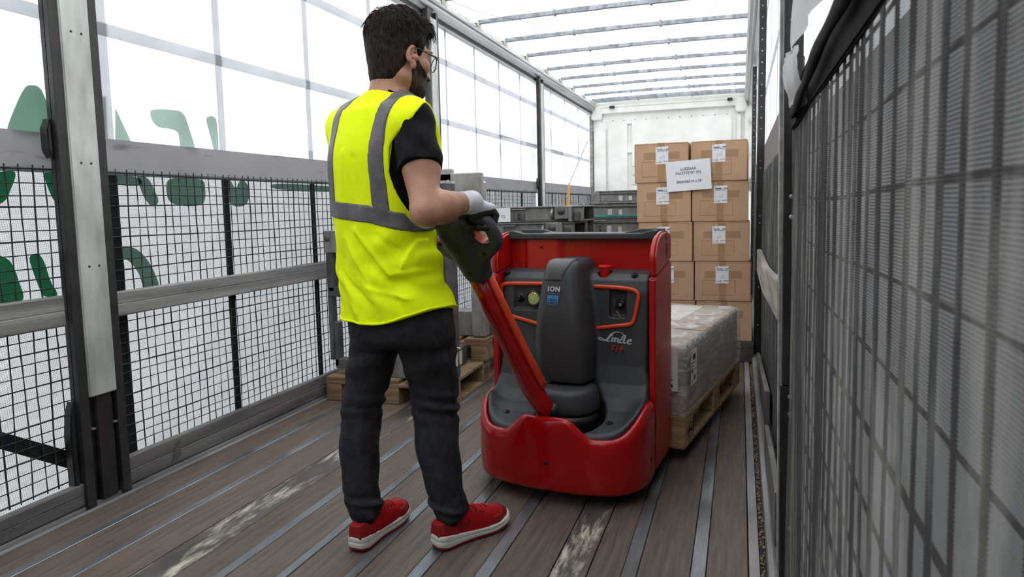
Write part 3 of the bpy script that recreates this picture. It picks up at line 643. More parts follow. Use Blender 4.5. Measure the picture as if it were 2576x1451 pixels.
# front face of the stack: corner spots per row, bottom to top; the stack leans a little
box_base = on_y(1893, 860, 5.12); stack_x1 = 0.090
rows = ['bottom row', 'second row from the bottom', 'middle row', 'second row from the top', 'top row']
M_EDGE = basic('card_edge_dark', (120, 90, 66), (132, 100, 74), 0.8)
ME_FLAP = _mesh(lambda: MB().box((0.01, -0.0006, BH - 0.0105), (BW - 0.01, 0.0, BH - 0.0085)).build('t', M_EDGE))
SK = 0.0
for row in range(5):
    for col in range(2):
        x = stack_x1 - (1 if col else 2) * (BW + 0.003) - 0.010 * row - (0.008 if (row == 4 and col == 0) else 0) ; z = 0.144 + row * (BH - 0.0005)
        r = thing('cardboard_box', 'brown cardboard box, %s, %s column of the far stack' % (rows[row], 'right' if col else 'left'), 'box', (x, 4.985 + (0.012 if col else 0) - 0.004 * (row % 2), z), math.radians(-1.6 if row == 4 else (0.5 if row % 2 else -0.4)), 'stacked cardboard boxes')
        link('carton', ME_CARD, r); link('tape', ME_TAPE, r); link('red_printed_frame', ME_RED, r, (0.0, 0, 0)); link('tape_patch', ME_TAPE2, r); link('flap_edge', ME_FLAP, r)
        lx = 0.142 + 0.012 * math.sin(row * 2 + col); lz = 0.128 if row < 4 else 0.132
        lb = link('shipping_label', ME_LABEL, r, (lx, 0, lz)); tag(link('label_print', ME_LABINK, lb), kind='stuff')
        o = link('handwriting', SC['x20' if row == 4 or (row == 3 and not col) else 'x2'], lb); o.matrix_local = frame_m((0.046, -0.0022, 0.048), (1, 0, 0.15), (0, 0, 1))
# dark pallet under the boxes
r = thing('dark_pallet', 'dark grey pallet under the stack of cardboard boxes', 'pallet', (stack_x1 - 0.405, 4.97, 0.0), 0)
MD = basic('dark_pallet_wood', (52, 46, 40), (82, 72, 62), 0.8, 0, 10, 0.4)
for x in (-0.35, 0, 0.352): 
    for y in (0.07, 0.6, 1.13): b = MB(); b.box((x - 0.06, y - 0.07, 0.001), (x + 0.06, y + 0.07, 0.10)); b.build('block', MD, r, bevel=0.004)
for k in range(7): b = MB(); b.box((-0.41, 0.0 + k * 0.176, 0.10), (0.412, 0.14 + k * 0.176, 0.1435)); b.build('deck_board', MD, r, bevel=0.004)
# A3 notice stuck across the joint of the upper boxes
ps = thing('paper_notice', 'white paper notice taped across the upper cardboard boxes', 'notice', tuple(on_y(1732, 441, 4.972)), 0)
ps.rotation_euler = (0, math.radians(-3.2), 0)
b = MB(); P = [[(u * 0.152, -0.0025 + 0.0015 * math.sin(u * 5 + v * 3), v * 0.105) for v in np.linspace(-1, 1, 6)] for u in np.linspace(-1, 1, 8)]; b.grid(P); b.build('sheet', M_PAPER, ps, smooth=True)
for txt, z in (('LUZZARA', 0.046), ("PALETTE N\u00b0 372", 0.018), ('3004506314 x 20', -0.042)):
    lettering('lettering', txt, 0.0245, M_INK, ps, frame_m((0.0, -0.0046, z), (1, 0, 0), (0, 0, 1)))

# ================================================================ wrapped carton on the pallet carried by the truck
PYAW = -math.radians(10.5)
pc = on_z(1722, 1132, 0.055); ex_p = np.array([math.cos(PYAW), math.sin(PYAW), 0]); ey_p = np.array([-math.sin(PYAW), math.cos(PYAW), 0])
porg = pc - 0.40 * ex_p
pal = pallet('pine euro pallet carried on the forks behind the red pallet truck', tuple(porg), PYAW, M_PAL, l=1.24)
# EPAL burn mark on the long side of the front block
b = MB(); th = np.linspace(0, 2 * PI, 25); b.tube([(0.4008, 0.105 + 0.042 * math.cos(a), 0.062 + 0.033 * math.sin(a)) for a in th], 0.0016, 4, False)
b.build('burnt_stamp', M_BURN, pal)
lettering('burnt_stamp', 'EPAL', 0.030, M_BURN, pal, frame_m((0.4008, 0.105, 0.062), (0, 1, 0), (0, 0, 1)))
wc = thing('wrapped_carton', 'big flat carton in clear stretch film on the carried pallet', 'carton', tuple(porg + np.array([0, 0, 0.1445])), PYAW)
CW, CL, CH = 0.80, 1.22, 0.305
M_KRAFT = basic('kraft_carton', (150, 126, 98), (168, 142, 112), 0.65, 0, 4, 0.1, 40)
b = MB(); b.box((-CW / 2 + 0.012, 0.012, 0.0), (CW / 2 - 0.012, CL - 0.012, CH)); b.build('carton', M_KRAFT, wc, bevel=0.006)
b = MB(); b.box((-0.24, 0.03, CH), (0.2, CL - 0.03, CH + 0.004)); b.build('lid_flap', basic('pale_lid', (206, 196, 180), (222, 212, 198), 0.6, 0, 4), wc, bevel=0.002)
for y in (0.42, 0.60): b = MB(); b.box((-0.39, y, CH + 0.0042), (0.39, y + 0.05, CH + 0.0055)); b.build('tape', M_TAPE, wc)
def film_mat():
    t = NT('stretch_film'); v = t.co((2.2, 1.4, 9), (0.35, 0.2, 0)); n = t.noise(5, 6, 0.65, vec=v, dist=1.2); n2 = t.noise(26, 4, vec=t.co((1, 1, 3.5), (0.5, 0.4, 0)), dist=0.8)
    nm = t.bump(t.math('ADD', n, t.math('MULTIPLY', n2, 0.5)), 0.9, 0.012)
    g = t.n('ShaderNodeBsdfPrincipled'); g.inputs['Base Color'].default_value = (0.93, 0.93, 0.94, 1); g.inputs['Roughness'].default_value = 0.22; t.t.links.new(nm, g.inputs['Normal'])
    tr = t.n('ShaderNodeBsdfTransparent'); tr.inputs[0].default_value = (0.97, 0.97, 0.97, 1); m = t.n('ShaderNodeMixShader')
    f = t.ramp(n, [(0.36, (0.20,) * 3 + (1,)), (0.52, (0.36,) * 3 + (1,)), (0.66, (0.66,) * 3 + (1,))]); t.t.links.new(f, m.inputs[0])
    t.t.links.new(tr.outputs[0], m.inputs[1]); t.t.links.new(g.outputs[0], m.inputs[2]); return t.done(m.outputs[0])
M_FILM = film_mat()
def film():
    """closed shell around the carton with sagging corners and folds"""
    b = MB(); per = []; hx, y0, y1, r = CW / 2 + 0.004, -0.004, CL + 0.004, 0.03
    for x0_, y0_, x1_, y1_ in ((-hx, y0, hx, y0), (hx, y0, hx, y1), (hx, y1, -hx, y1), (-hx, y1, -hx, y0)):
        n = 26 if x0_ != x1_ else 36
        for i in range(n): t = i / n; per.append((x0_ + (x1_ - x0_) * t, y0_ + (y1_ - y0_) * t))
    P = []
    cx0, cy0 = 0, CL / 2
    for k, z in enumerate([-0.03, 0.0, 0.06, 0.13, 0.2, 0.26, 0.295, 0.312, 0.318, 0.320, 0.318]):
        ring = []
        ins = [0.012, 0.004, 0, 0, 0, 0, 0.003, 0.014, 0.05, 0.20, 0.33][k]
        for i, (x, y) in enumerate(per):
            w = 0.0035 * math.sin(i * 0.9 + z * 22) + 0.003 * math.sin(i * 2.3 - z * 40) + 0.002 * math.sin(i * 5.1)
            xs = x - math.copysign(min(ins, abs(x)), x) + math.copysign(w, x) * 0.6; ys = cy0 + (y - cy0) * (1 - min(ins, 0.5) / (CL / 2)) + w * 0.6
            zz = z + (0.012 * math.sin(i * 0.35) + 0.006 * math.sin(i * 1.1) if k == 0 else 0.002 * math.sin(i * 1.7 + k)) + (0.004 * math.sin(i * 0.8) if k > 7 else 0)
            ring.append((xs, ys, zz))
        P.append(ring)
    b.grid(np.array(P), cv=True); return b.build('stretch_film', M_FILM, wc, smooth=True)
film()
# labels stuck on the film
def stuck_label(parent, o, x, y, w, h, bars, name='shipping_label'):
    m = frame_m(o, x, y); b = MB(); b.box((0, 0, 0), (w, h, 0.0008)); lb = b.build(name, M_PAPER, parent); lb.matrix_local = m
    b = MB()
    for (u0, v0, u1, v1) in bars: b.box((u0 * w, v0 * h, 0.0008), (u1 * w, v1 * h, 0.0012))
    tag(b.build('label_print', M_INKK, lb), kind='stuff'); return lb
bars = [(0.3 + i * 0.055, 0.70, 0.33 + i * 0.055 + 0.012 * (i % 2), 0.86) for i in range(9)] + [(0.42 + i * 0.05, 0.10, 0.44 + i * 0.05 + 0.012 * (i % 3 == 0), 0.24) for i in range(8)] + [(0.06, 0.90, 0.2, 0.95), (0.06, 0.78, 0.16, 0.84), (0.06, 0.6, 0.7, 0.625), (0.06, 0.52, 0.5, 0.54), (0.06, 0.36, 0.16, 0.44), (0.2, 0.36, 0.36, 0.44), (0.06, 0.3, 0.6, 0.315), (0.5, 0.40, 0.9, 0.42), (0.06, 0.06, 0.3, 0.08), (0.06, 0.12, 0.3, 0.14)]
stuck_label(wc, (CW / 2 + 0.011, 0.062, 0.125), (0, 1, 0), (0, 0, 1), 0.10, 0.155, bars)
stuck_label(wc, (0.30, -0.0165, 0.115), (1, 0, 0), (0, 0, 1), 0.075, 0.19, [(0.1, 0.86, 0.2, 0.96), (0.3, 0.86, 0.36, 0.96), (0.1, 0.25, 0.7, 0.27), (0.55, 0.08, 0.7, 0.15), (0.1, 0.6, 0.6, 0.61)])

# ================================================================ steel assemblies on pallets at the left
M_STEEL = basic('raw_grey_steel', (112, 110, 108), (146, 143, 140), 0.45, 0.3, 7, 0.15, 60, (2, 1, 0.7))
M_STEELD = basic('dark_primed_steel', (70, 69, 69), (98, 96, 94), 0.5, 0.3, 9, 0.15, 70)
M_STEELL = basic('ground_bright_steel', (142, 137, 131), (176, 171, 164), 0.4, 0.5, 10, 0.15, 60, (1, 1, 0.5))
M_PAD = basic('beige_foam_pad', (196, 180, 160), (214, 200, 181), 0.8, 0, 8, 0.1)
M_GSTRAP = basic('green_packing_strap', (38, 84, 72), (48, 98, 84), 0.4)
M_WELD = basic('worn_white_patch', (178, 177, 176), (204, 203, 202), 0.5, 0.1, 25)
palA = pallet('weathered pallet under the steel mast frame, nearest the long net panel', (-1.925, 3.43, 0.0), 0.03, M_PALD, l=1.2)
def stamp(p, x, y, z):
    b = MB()
    for a, c in (((-0.045, -0.035), (0.045, -0.032)), ((-0.045, 0.032), (0.045, 0.035)), ((-0.045, -0.035), (-0.042, 0.035)), ((0.042, -0.035), (0.045, 0.035)), ((-0.01, -0.03), (-0.007, 0.03)), ((-0.04, 0), (-0.012, 0.003)), ((0.0, -0.004), (0.038, -0.001)), ((0.012, -0.02), (0.016, 0.02)), ((-0.03, -0.02), (-0.026, 0.02))):
        b.box((x, y + a[0], z + a[1]), (x + 0.0012, y + c[0], z + c[1]))
    b.build('burnt_stamp', M_BURN, p)
stamp(palA, 0.4003, 0.60, 0.062)
palB = pallet('upper weathered pallet stacked on the left pallets behind the tiller', (-1.925, 3.98, 0.1445), 0.03, M_PALD, l=0.77)
palC = pallet('short pallet on the floor under the near pair of weldments', (-1.31, 4.72, 0.0), 0.0, M_PALD, l=0.48)
def part(root, name, mat, shapes, bevel=0.003):
    b = MB()
    for s_ in shapes: b.box(*s_)
    return b.build(name, mat, root, bevel=bevel, seg=1)
def bolts(root, pts, ax='y', r=0.012, mat=None, name='bolt'):
    for p in pts:
        b = MB(); b.lathe([(r, 0.004), (r, -0.003), (r * 0.6, -0.006), (0.0001, -0.006)], 12, p, ax); b.build(name, mat or M_GALV, root, smooth=True)

# frame on pallet A
mf = thing('steel_mast_frame', 'grey steel mast frame standing on the nearest left pallet', 'steel frame', (-1.93, 3.46, 0.145))
part(mf, 'base_beam', M_STEEL, [((-0.26, 0.02, 0.0), (0.385, 0.17, 0.14))])
part(mf, 'base_beam', M_STEELD, [((-0.34, 0.38, 0.0), (0.30, 0.48, 0.12))])
part(mf, 'foam_pad', M_PAD, [((0.14, 0.005, 0.141), (0.392, 0.185, 0.165)), ((0.375, 0.005, 0.06), (0.392, 0.185, 0.165))], 0.008)
part(mf, 'foam_pad', M_PAD, [((-0.22, 0.04, 0.141), (0.0, 0.17, 0.155))], 0.005)
part(mf, 'side_upright', M_STEELD, [((-0.385, 0.0, 0.09), (-0.355, 0.05, 0.84))])
part(mf, 'hook_bracket', M_STEELD, [((-0.375, -0.004, 0.50), (-0.335, 0.05, 0.84)), ((-0.375, -0.004, 0.47), (-0.225, 0.05, 0.53)), ((-0.25, 0.0, 0.50), (-0.225, 0.05, 0.56))], 0.006)
part(mf, 'end_plate', M_STEEL, [((-0.385, -0.012, 0.73), (-0.255, 0.03, 0.86))], 0.004)
bolts(mf, [(-0.365, -0.015, 0.815)], 'y', 0.018, M_STEELD)
part(mf, 'clamp_block', M_STEEL, [((-0.255, 0.0, 0.66), (-0.16, 0.06, 0.85)), ((-0.24, 0.02, 0.52), (-0.15, 0.08, 0.68))], 0.01)
part(mf, 'foot_bracket', M_STEELD, [((-0.355, 0.0, 0.05), (-0.325, 0.06, 0.32)), ((-0.355, 0.0, 0.04), (-0.20, 0.06, 0.10)), ((-0.25, 0.01, 0.03), (-0.1, 0.08, 0.12))], 0.006)
part(mf, 'main_upright', M_STEELD, [((0.255, 0.10, 0.12), (0.290, 0.24, 1.12)), ((0.335, 0.10, 0.12), (0.352, 0.24, 1.12)), ((0.290, 0.13, 0.12), (0.335, 0.15, 1.12))])
bolts(mf, [(0.27, 0.098, 0.42), (0.27, 0.098, 0.78), (0.27, 0.098, 0.2)], 'y', 0.014)
part(mf, 'main_upright', M_STEELD, [((-0.20, 0.30, 0.12), (-0.15, 0.40, 0.98))])
part(mf, 'cross_member', M_STEEL, [((-0.20, 0.28, 0.86), (0.34, 0.34, 0.98))])
b = MB(); b.tube([(0.395, 0.12, 0.0), (0.395, 0.12, 0.168), (0.30, 0.12, 0.168), (0.10, 0.12, 0.168)], 0.0035, 6, True); b.build('packing_strap', M_GSTRAP, mf)
# frame on the upper pallet
m2 = thing('steel_mast_frame', 'taller grey steel frame with foam pad on the upper left pallet', 'steel frame', (-1.93, 4.02, 0.290))
part(m2, 'corner_post', M_STEELL, [((0.300, 0.0, 0.0), (0.395, 0.10, 1.00))], 0.014)
part(m2, 'side_plate', M_STEELD, [((0.385, 0.10, 0.0), (0.398, 0.66, 0.175))])
part(m2, 'base_beam', M_STEEL, [((-0.30, 0.06, 0.0), (0.385, 0.20, 0.16))])
part(m2, 'foam_pad', M_PAD, [((0.22, 0.22, 0.176), (0.404, 0.34, 0.196)), ((0.399, 0.22, 0.10), (0.408, 0.34, 0.196))], 0.006)
part(m2, 'head_plate', M_STEELL, [((0.05, -0.02, 0.80), (0.40, 0.03, 1.05)), ((0.02, -0.02, 1.0), (0.20, 0.03, 1.08))], 0.006)
part(m2, 'pocket', M_STEELD, [((0.21, -0.024, 0.80), (0.37, -0.018, 0.93))], 0.004)
part(m2, 'paint_patch', M_WELD, [((0.11, -0.0225, 0.92), (0.15, -0.0195, 1.0)), ((0.17, -0.0225, 0.92), (0.185, -0.0195, 1.01)), ((0.195, -0.0225, 0.91), (0.225, -0.0195, 1.0))], 0.002)
bolts(m2, [(0.115, -0.022, 1.025), (0.115, -0.022, 1.06)], 'y', 0.012)
part(m2, 'rear_upright', M_STEELD, [((-0.2, 0.4, 0.0), (-0.14, 0.5, 0.95))])
bolts(m2, [(0.395, 0.16, 0.09)], 'x', 0.01, M_BLACK)
b = MB(); b.tube([(0.404, 0.30, -0.15), (0.411, 0.30, 0.0), (0.411, 0.30, 0.198), (0.2, 0.30, 0.198)], 0.0035, 6); b.build('packing_strap', M_GSTRAP, m2)

def weldment(label, px0, px1, z0, z1, y, d=0.5, mat=None, feats='ab', base=False):
    """long steel weldment lying across the trailer; heights in metres, its ends seen at the given stretch at depth y"""
    x0 = on_y(px0, 540, y)[0]; w = on_y(px1, 540, y)[0] - x0; h = z1 - z0 - 0.002
    r = thing('steel_weldment', label, 'steel part', (x0, y, z0), 0, 'steel weldments behind the truck')
    mat = mat or M_STEEL
    part(r, 'web_plate', mat, [((0, 0.02, 0), (w, 0.05, h))])
    part(r, 'top_flange', mat, [((0, 0.004, h - 0.012), (w, d, h))]); part(r, 'bottom_flange', M_STEELD, [((0, 0.004, 0), (w, d, 0.014))])
    part(r, 'rear_plate', M_STEELD, [((0, d - 0.02, 0.014), (w, d, h - 0.012))])
    if 'a' in feats:
        part(r, 'end_bracket', mat, [((w - 0.20, -0.03, 0.02), (w - 0.10, 0.02, h)), ((w - 0.10, -0.03, 0.0), (w - 0.075, 0.2, h))], 0.006)
        part(r, 'slot', M_STEELD, [((w - 0.07, -0.006, 0.0), (w - 0.02, 0.02, h - 0.04))], 0.01)
        b = MB(); b.lathe([(0.028, 0.0), (0.028, -0.004), (0.0001, -0.004)], 16, (w - 0.15, -0.03, h * 0.68), 'y'); b.build('boss', M_STEELD, r, smooth=True)
        b = MB(); b.tube([(w - 0.225, 0.02, 0.03), (w - 0.225, -0.012, 0.05), (w - 0.225, -0.012, h - 0.05), (w - 0.225, 0.02, h - 0.02)], 0.012, 8); b.build('handle_rod', M_STEELL, r, smooth=True)
    if 'b' in feats:
        part(r, 'pocket_plate', M_STEELD, [((w * 0.24, 0.012, h * 0.12), (w * 0.24 + 0.09, 0.022, h * 0.80))], 0.006)
        part(r, 'pocket_lip', M_STEEL, [((w * 0.24 - 0.01, 0.002, h * 0.78), (w * 0.24 + 0.10, 0.022, h * 0.84))], 0.004)
        bolts(r, [(w * 0.24 + 0.045, 0.008, h * 0.3), (w * 0.24 + 0.045, 0.008, h * 0.5)], 'y', 0.008, M_BLACK)
        part(r, 'weld_ridge', M_STEELL, [((w * 0.42, 0.014, h * 0.16), (w * 0.66, 0.022, h * 0.185)), ((w * 0.42, 0.014, h * 0.10), (w * 0.66, 0.022, h * 0.12))], 0.002)
    if 'c' in feats:
        part(r, 'groove', M_STEELD, [((0.11, 0.005, h * 0.66), (w, 0.022, h * 0.76))], 0.004)
        part(r, 'corner_plate', mat, [((0.0, -0.012, 0.0), (0.10, 0.02, h))], 0.003)
        bolts(r, [(0.05, -0.014, h * 0.86), (0.05, -0.014, h * 0.70)], 'y', 0.012)
        part(r, 'paint_patch', M_WELD, [((w * 0.40, 0.016, h * 0.12), (w * 0.46, 0.021, h * 0.55))], 0.003); part(r, 'paint_patch', M_WELD, [((w * 0.55, 0.016, h * 0.14), (w * 0.60, 0.021, h * 0.5))], 0.003)
    return r
zA, zB = on_y(1350, 518, 4.75)[2], on_y(1350, 559, 4.75)[2]
weldment('grey steel weldment with white paper sheet, uppermost of the near pair', 1236, 1466, zB, zA, 4.75, 0.4, feats='ab')
weldment('grey steel weldment just above the truck\'s left tray, lower of the near pair', 1210, 1442, zB - 0.13, zB, 4.75, 0.4, feats='ab')
weldment('tall grey steel block under the near pair of weldments', 1205, 1440, 0.1455, zB - 0.13, 4.765, 0.36, feats='b')
zC = on_y(1455, 552, 5.28)[2]
weldment('narrow grey steel block between the two weldment stacks', 1442, 1474, 0.0015, zC, 5.28, 0.3, M_STEEL, feats='')
zD, zE, zF = on_y(1540, 508, 5.9)[2], on_y(1540, 546, 5.9)[2], on_y(1540, 592, 5.9)[2]
WS = weldment('upper grey weldment crossed by the teal strap beside the cardboard boxes', 1456, 1640, zE, zD, 5.9, 0.4, feats='c')
weldment('lower grey weldment with pocket plate beside the cardboard boxes', 1452, 1640, zF, zE, 5.9, 0.4, feats='bc')
weldment('steel base block under the weldments beside the cardboard boxes', 1452, 1600, 0.0015, zF, 5.91, 0.4, feats='')
zG, zH = on_y(1570, 478, 7.9)[2], on_y(1570, 508, 7.9)[2]
weldment('farthest grey weldment with white paint patches against the front wall', 1488, 1660, zH, zG, 7.9, 0.5, feats='c')
weldment('grey steel block under the farthest weldment', 1488, 1660, 0.0015, zH, 7.92, 0.46, feats='')
# teal strap around the right-hand weldments
wS = on_y(1640, 540, 5.9)[0] - on_y(1456, 540, 5.9)[0]
part(WS, 'packing_strap', basic('teal_strap', (46, 128, 122), (60, 142, 134), 0.45), [((-0.004, -0.017, 0.002), (wS, -0.0135, 0.020))], 0.001)
nt = thing('paper_sheet', 'white paper sheet with blue number beside the gloved hand', 'paper', tuple(on_y(1262, 541, 4.751)))
b = MB(); b.box((-0.075, -0.001, -0.052), (0.068, 0.001, 0.052)); b.build('sheet', M_PAPER, nt)
lettering('lettering', '75', 0.035, basic('blue_ink', (70, 120, 150), (80, 130, 160), 0.5), nt, frame_m((0.012, -0.0016, -0.014), (1, 0, 0), (0, 0, 1)))
# orange tension strap hanging on the net near the far post
p0, p1 = on_x(1430, 460, -2.38), on_x(1426, 518, -2.38)
b = MB(); b.add([(p0[0], p0[1] - 0.01, p0[2]), (p0[0], p0[1] + 0.02, p0[2]), (p1[0], p1[1] + 0.09, p1[2]), (p1[0], p1[1] - 0.04, p1[2]), (p0[0] + 0.02, p0[1] - 0.01, p0[2]), (p0[0] + 0.02, p0[1] + 0.02, p0[2]), (p1[0] + 0.02, p1[1] + 0.09, p1[2]), (p1[0] + 0.02, p1[1] - 0.04, p1[2])],
     [(0, 1, 2, 3), (4, 5, 6, 7), (0, 1, 5, 4), (1, 2, 6, 5), (2, 3, 7, 6), (3, 0, 4, 7)])
tag(b.build('tension_strap', basic('orange_webbing', (200, 140, 62), (226, 168, 88), 0.7), wall_left), 'orange tension strap')
p0, p1 = on_x(1478, 356, -2.38), on_x(1432, 462, -2.38)
b = MB(); b.tube([p0, p1], 0.012, 6); tag(b.build('tension_strap', basic('grey_webbing_strap', (170, 168, 164), (188, 186, 182), 0.7), wall_left), 'grey diagonal strap')
# ================================================================ solid modelling with distance fields
def smin(a, b, k):
    if k <= 0: return np.minimum(a, b)
    h = np.clip(0.5 + 0.5 * (b - a) / k, 0, 1); return b + (a - b) * h - k * h * (1 - h)
def smax(a, b, k): return -smin(-a, -b, k)
def sd_caps(p, a, b, ra, rb):
    a = np.array(a, np.float32); b = np.array(b, np.float32); d = b - a; L = float(d @ d) + 1e-12
    x, y, z = p; h = np.clip(((x - a[0]) * d[0] + (y - a[1]) * d[1] + (z - a[2]) * d[2]) / L, 0, 1)
    return np.sqrt((x - a[0] - h * d[0]) ** 2 + (y - a[1] - h * d[1]) ** 2 + (z - a[2] - h * d[2]) ** 2) - (ra + (rb - ra) * h)
def to_frame(p, o, A):
    """coordinates of p in the frame with origin o and unit axes rows A"""
    x, y, z = p[0] - o[0], p[1] - o[1], p[2] - o[2]
    return [A[i][0] * x + A[i][1] * y + A[i][2] * z for i in range(3)]
def sd_ell(p, o, A, s):
    q = to_frame(p, o, A) if A is not None else [p[0] - o[0], p[1] - o[1], p[2] - o[2]]
    k0 = np.sqrt((q[0] / s[0]) ** 2 + (q[1] / s[1]) ** 2 + (q[2] / s[2]) ** 2)
    k1 = np.sqrt((q[0] / s[0] ** 2) ** 2 + (q[1] / s[1] ** 2) ** 2 + (q[2] / s[2] ** 2) ** 2)
    return k0 * (k0 - 1) / (k1 + 1e-6)
def sd_box(p, o, A, s, r=0.0):
    q = to_frame(p, o, A) if A is not None else [p[0] - o[0], p[1] - o[1], p[2] - o[2]]
    d = [np.abs(q[i]) - (s[i] - r) for i in range(3)]
    return np.sqrt(np.maximum(d[0], 0) ** 2 + np.maximum(d[1], 0) ** 2 + np.maximum(d[2], 0) ** 2) + np.minimum(np.maximum(np.maximum(d[0], d[1]), d[2]), 0) - r
def sd_poly(u, v, poly):
    """signed distance to a 2D polygon"""
    P = np.asarray(poly, np.float32); n = len(P); u, v = np.broadcast_arrays(u, v)
    d = np.full(u.shape, 1e9, np.float32); s = np.ones(u.shape, np.float32)
    for i in range(n):
        a, b = P[i], P[i - 1]; e = b - a; wu, wv = u - a[0], v - a[1]
        h = np.clip((wu * e[0] + wv * e[1]) / (e @ e + 1e-12), 0, 1); d = np.minimum(d, (wu - e[0] * h) ** 2 + (wv - e[1] * h) ** 2)
        c1 = v >= a[1]; c2 = v < b[1]; c3 = e[0] * wv > e[1] * wu
        s = np.where((c1 & c2 & c3) | (~c1 & ~c2 & ~c3), -s, s)
    return np.sqrt(d) * s
def _interp(z, zs, vs): return np.interp(z, zs, vs).astype(np.float32)
_PC = {}
def pchip(zs, vs, n=200):
    """dense smooth table through the samples"""
    key = (tuple(zs), tuple(vs))
    if key not in _PC: _PC[key] = _pchip(zs, vs, n)
    return _PC[key]
def _pchip(zs, vs, n):
    P = smooth_poly(np.stack([zs, vs], 1), False, max(2, n // len(zs))); o = np.argsort(P[:, 0]); return P[o, 0], P[o, 1]
def sparse_field(fn, ax, st=5):
    """field on the grid, evaluated finely only near the surface"""
    n = [len(a) for a in ax]; ci = [np.unique(np.r_[np.arange(0, k, st), k - 1]) for k in n]; cax = [a[i] for a, i in zip(ax, ci)]
    c = fn([cax[0][:, None, None], cax[1][None, :, None], cax[2][None, None, :]]); c = np.array(np.broadcast_to(c, tuple(len(a) for a in cax)), np.float32)
    diag = math.sqrt(sum(float(np.diff(a).max()) ** 2 for a in cax)); near = np.abs(c) < diag * 1.0
    act = np.zeros([k - 1 for k in c.shape], bool)
    for i in (0, 1):
        for j in (0, 1):
            for k in (0, 1): act |= near[i:c.shape[0] - 1 + i, j:c.shape[1] - 1 + j, k:c.shape[2] - 1 + k]
    # nearest coarse sample fills the far field
    nx = [np.clip(np.round(np.interp(np.arange(k), i_, np.arange(len(i_)))).astype(int), 0, len(i_) - 1) for k, i_ in zip(n, ci)]
    f = c[np.ix_(*nx)]; f = np.where(f < 0, np.minimum(f, -1e-4), np.maximum(f, 1e-4)).astype(np.float32)
    cell = [np.clip(np.searchsorted(i_, np.arange(k), 'right') - 1, 0, len(i_) - 2) for k, i_ in zip(n, ci)]; m = act[np.ix_(*cell)]
    edge = [np.isin(np.arange(k), i_) for k, i_ in zip(n, ci)]
    for a in range(3):       # points on a coarse plane also belong to the cell before it
        prev = [x.copy() for x in cell]; prev[a] = np.where(edge[a], np.maximum(prev[a] - 1, 0), prev[a]); m |= act[np.ix_(*prev)]
    I, J, K = np.nonzero(m); step = 400000
    for q in range(0, len(I), step):
        i, j, k = I[q:q + step], J[q:q + step], K[q:q + step]; f[i, j, k] = fn([ax[0][i], ax[1][j], ax[2][k]])
    return f
def surf_nets(fn, lo, hi, h, zc=None, proj=2):
    """mesh of fn(p)=0; lo/hi corners, h cell size or three coordinate arrays"""
    if isinstance(h, (int, float)): ax = [np.arange(lo[i], hi[i] + h, h, dtype=np.float32) for i in range(3)]
    else: ax = [np.asarray(a, np.float32) for a in h]
    f = sparse_field(fn, ax)
    ins = f < 0; nx, ny, nz = f.shape
    cnt = np.zeros((nx - 1, ny - 1, nz - 1), np.int8)
    for i in (0, 1):
        for j in (0, 1):
            for k in (0, 1): cnt += ins[i:nx - 1 + i, j:ny - 1 + j, k:nz - 1 + k]
    I, J, K = np.nonzero((cnt > 0) & (cnt < 8)); N = len(I); idx = np.full(cnt.shape, -1, np.int64); idx[I, J, K] = np.arange(N)
    acc = np.zeros((N, 3)); num = np.zeros(N)
    for a in range(3):
        for s in (0, 1):
            for t in (0, 1):
                o0 = [0, 0, 0]; o1 = [0, 0, 0]; b, c = [q for q in range(3) if q != a]; o0[b] = o1[b] = s; o0[c] = o1[c] = t; o1[a] = 1
                f0 = f[I + o0[0], J + o0[1], K + o0[2]]; f1 = f[I + o1[0], J + o1[1], K + o1[2]]; m = (f0 < 0) != (f1 < 0)
                tt = np.where(m, f0 / np.where(np.abs(f0 - f1) < 1e-12, 1, f0 - f1), 0)
                pos = np.stack([ax[0][I + o0[0]], ax[1][J + o0[1]], ax[2][K + o0[2]]], 1).astype(float)
                step = [ax[0][I + o1[0]] - ax[0][I + o0[0]], ax[1][J + o1[1]] - ax[1][J + o0[1]], ax[2][K + o1[2]] - ax[2][K + o0[2]]]
                for q in range(3): pos[:, q] += tt * step[q]
                acc[m] += pos[m]; num[m] += 1
    V = acc / num[:, None]; F = []
    def quads(c, A, B, Cc, D, flip):
        q = np.stack([idx[A], idx[B], idx[Cc], idx[D]], 1); q[flip] = q[flip][:, ::-1]; F.append(q[(q >= 0).all(1)])
    m = ins[:-1] != ins[1:]; i, j, k = np.nonzero(m[:, 1:-1, 1:-1]); j += 1; k += 1
    quads(0, (i, j - 1, k - 1), (i, j, k - 1), (i, j, k), (i, j - 1, k), ~ins[i, j, k])
    m = ins[:, :-1] != ins[:, 1:]; i, j, k = np.nonzero(m[1:-1, :, 1:-1]); i += 1; k += 1
    quads(1, (i - 1, j, k - 1), (i - 1, j, k), (i, j, k), (i, j, k - 1), ~ins[i, j, k])
    m = ins[:, :, :-1] != ins[:, :, 1:]; i, j, k = np.nonzero(m[1:-1, 1:-1, :]); i += 1; j += 1
    quads(2, (i - 1, j - 1, k), (i, j - 1, k), (i, j, k), (i - 1, j, k), ~ins[i, j, k])
    F = np.concatenate(F)
    for _ in range(proj):
        p = [V[:, q].astype(np.float32) for q in range(3)]; e = np.float32(0.0015); f0 = fn(p).astype(float); g = []
        for q in range(3):
            pp = list(p); pp[q] = p[q] + e; g.append((fn(pp).astype(float) - f0) / e)
        g = np.stack(g, 1); g2 = (g * g).sum(1); st = np.clip(f0 / np.maximum(g2, 0.3), -0.003, 0.003)
        V -= g * st[:, None] * 0.8
    return V, F
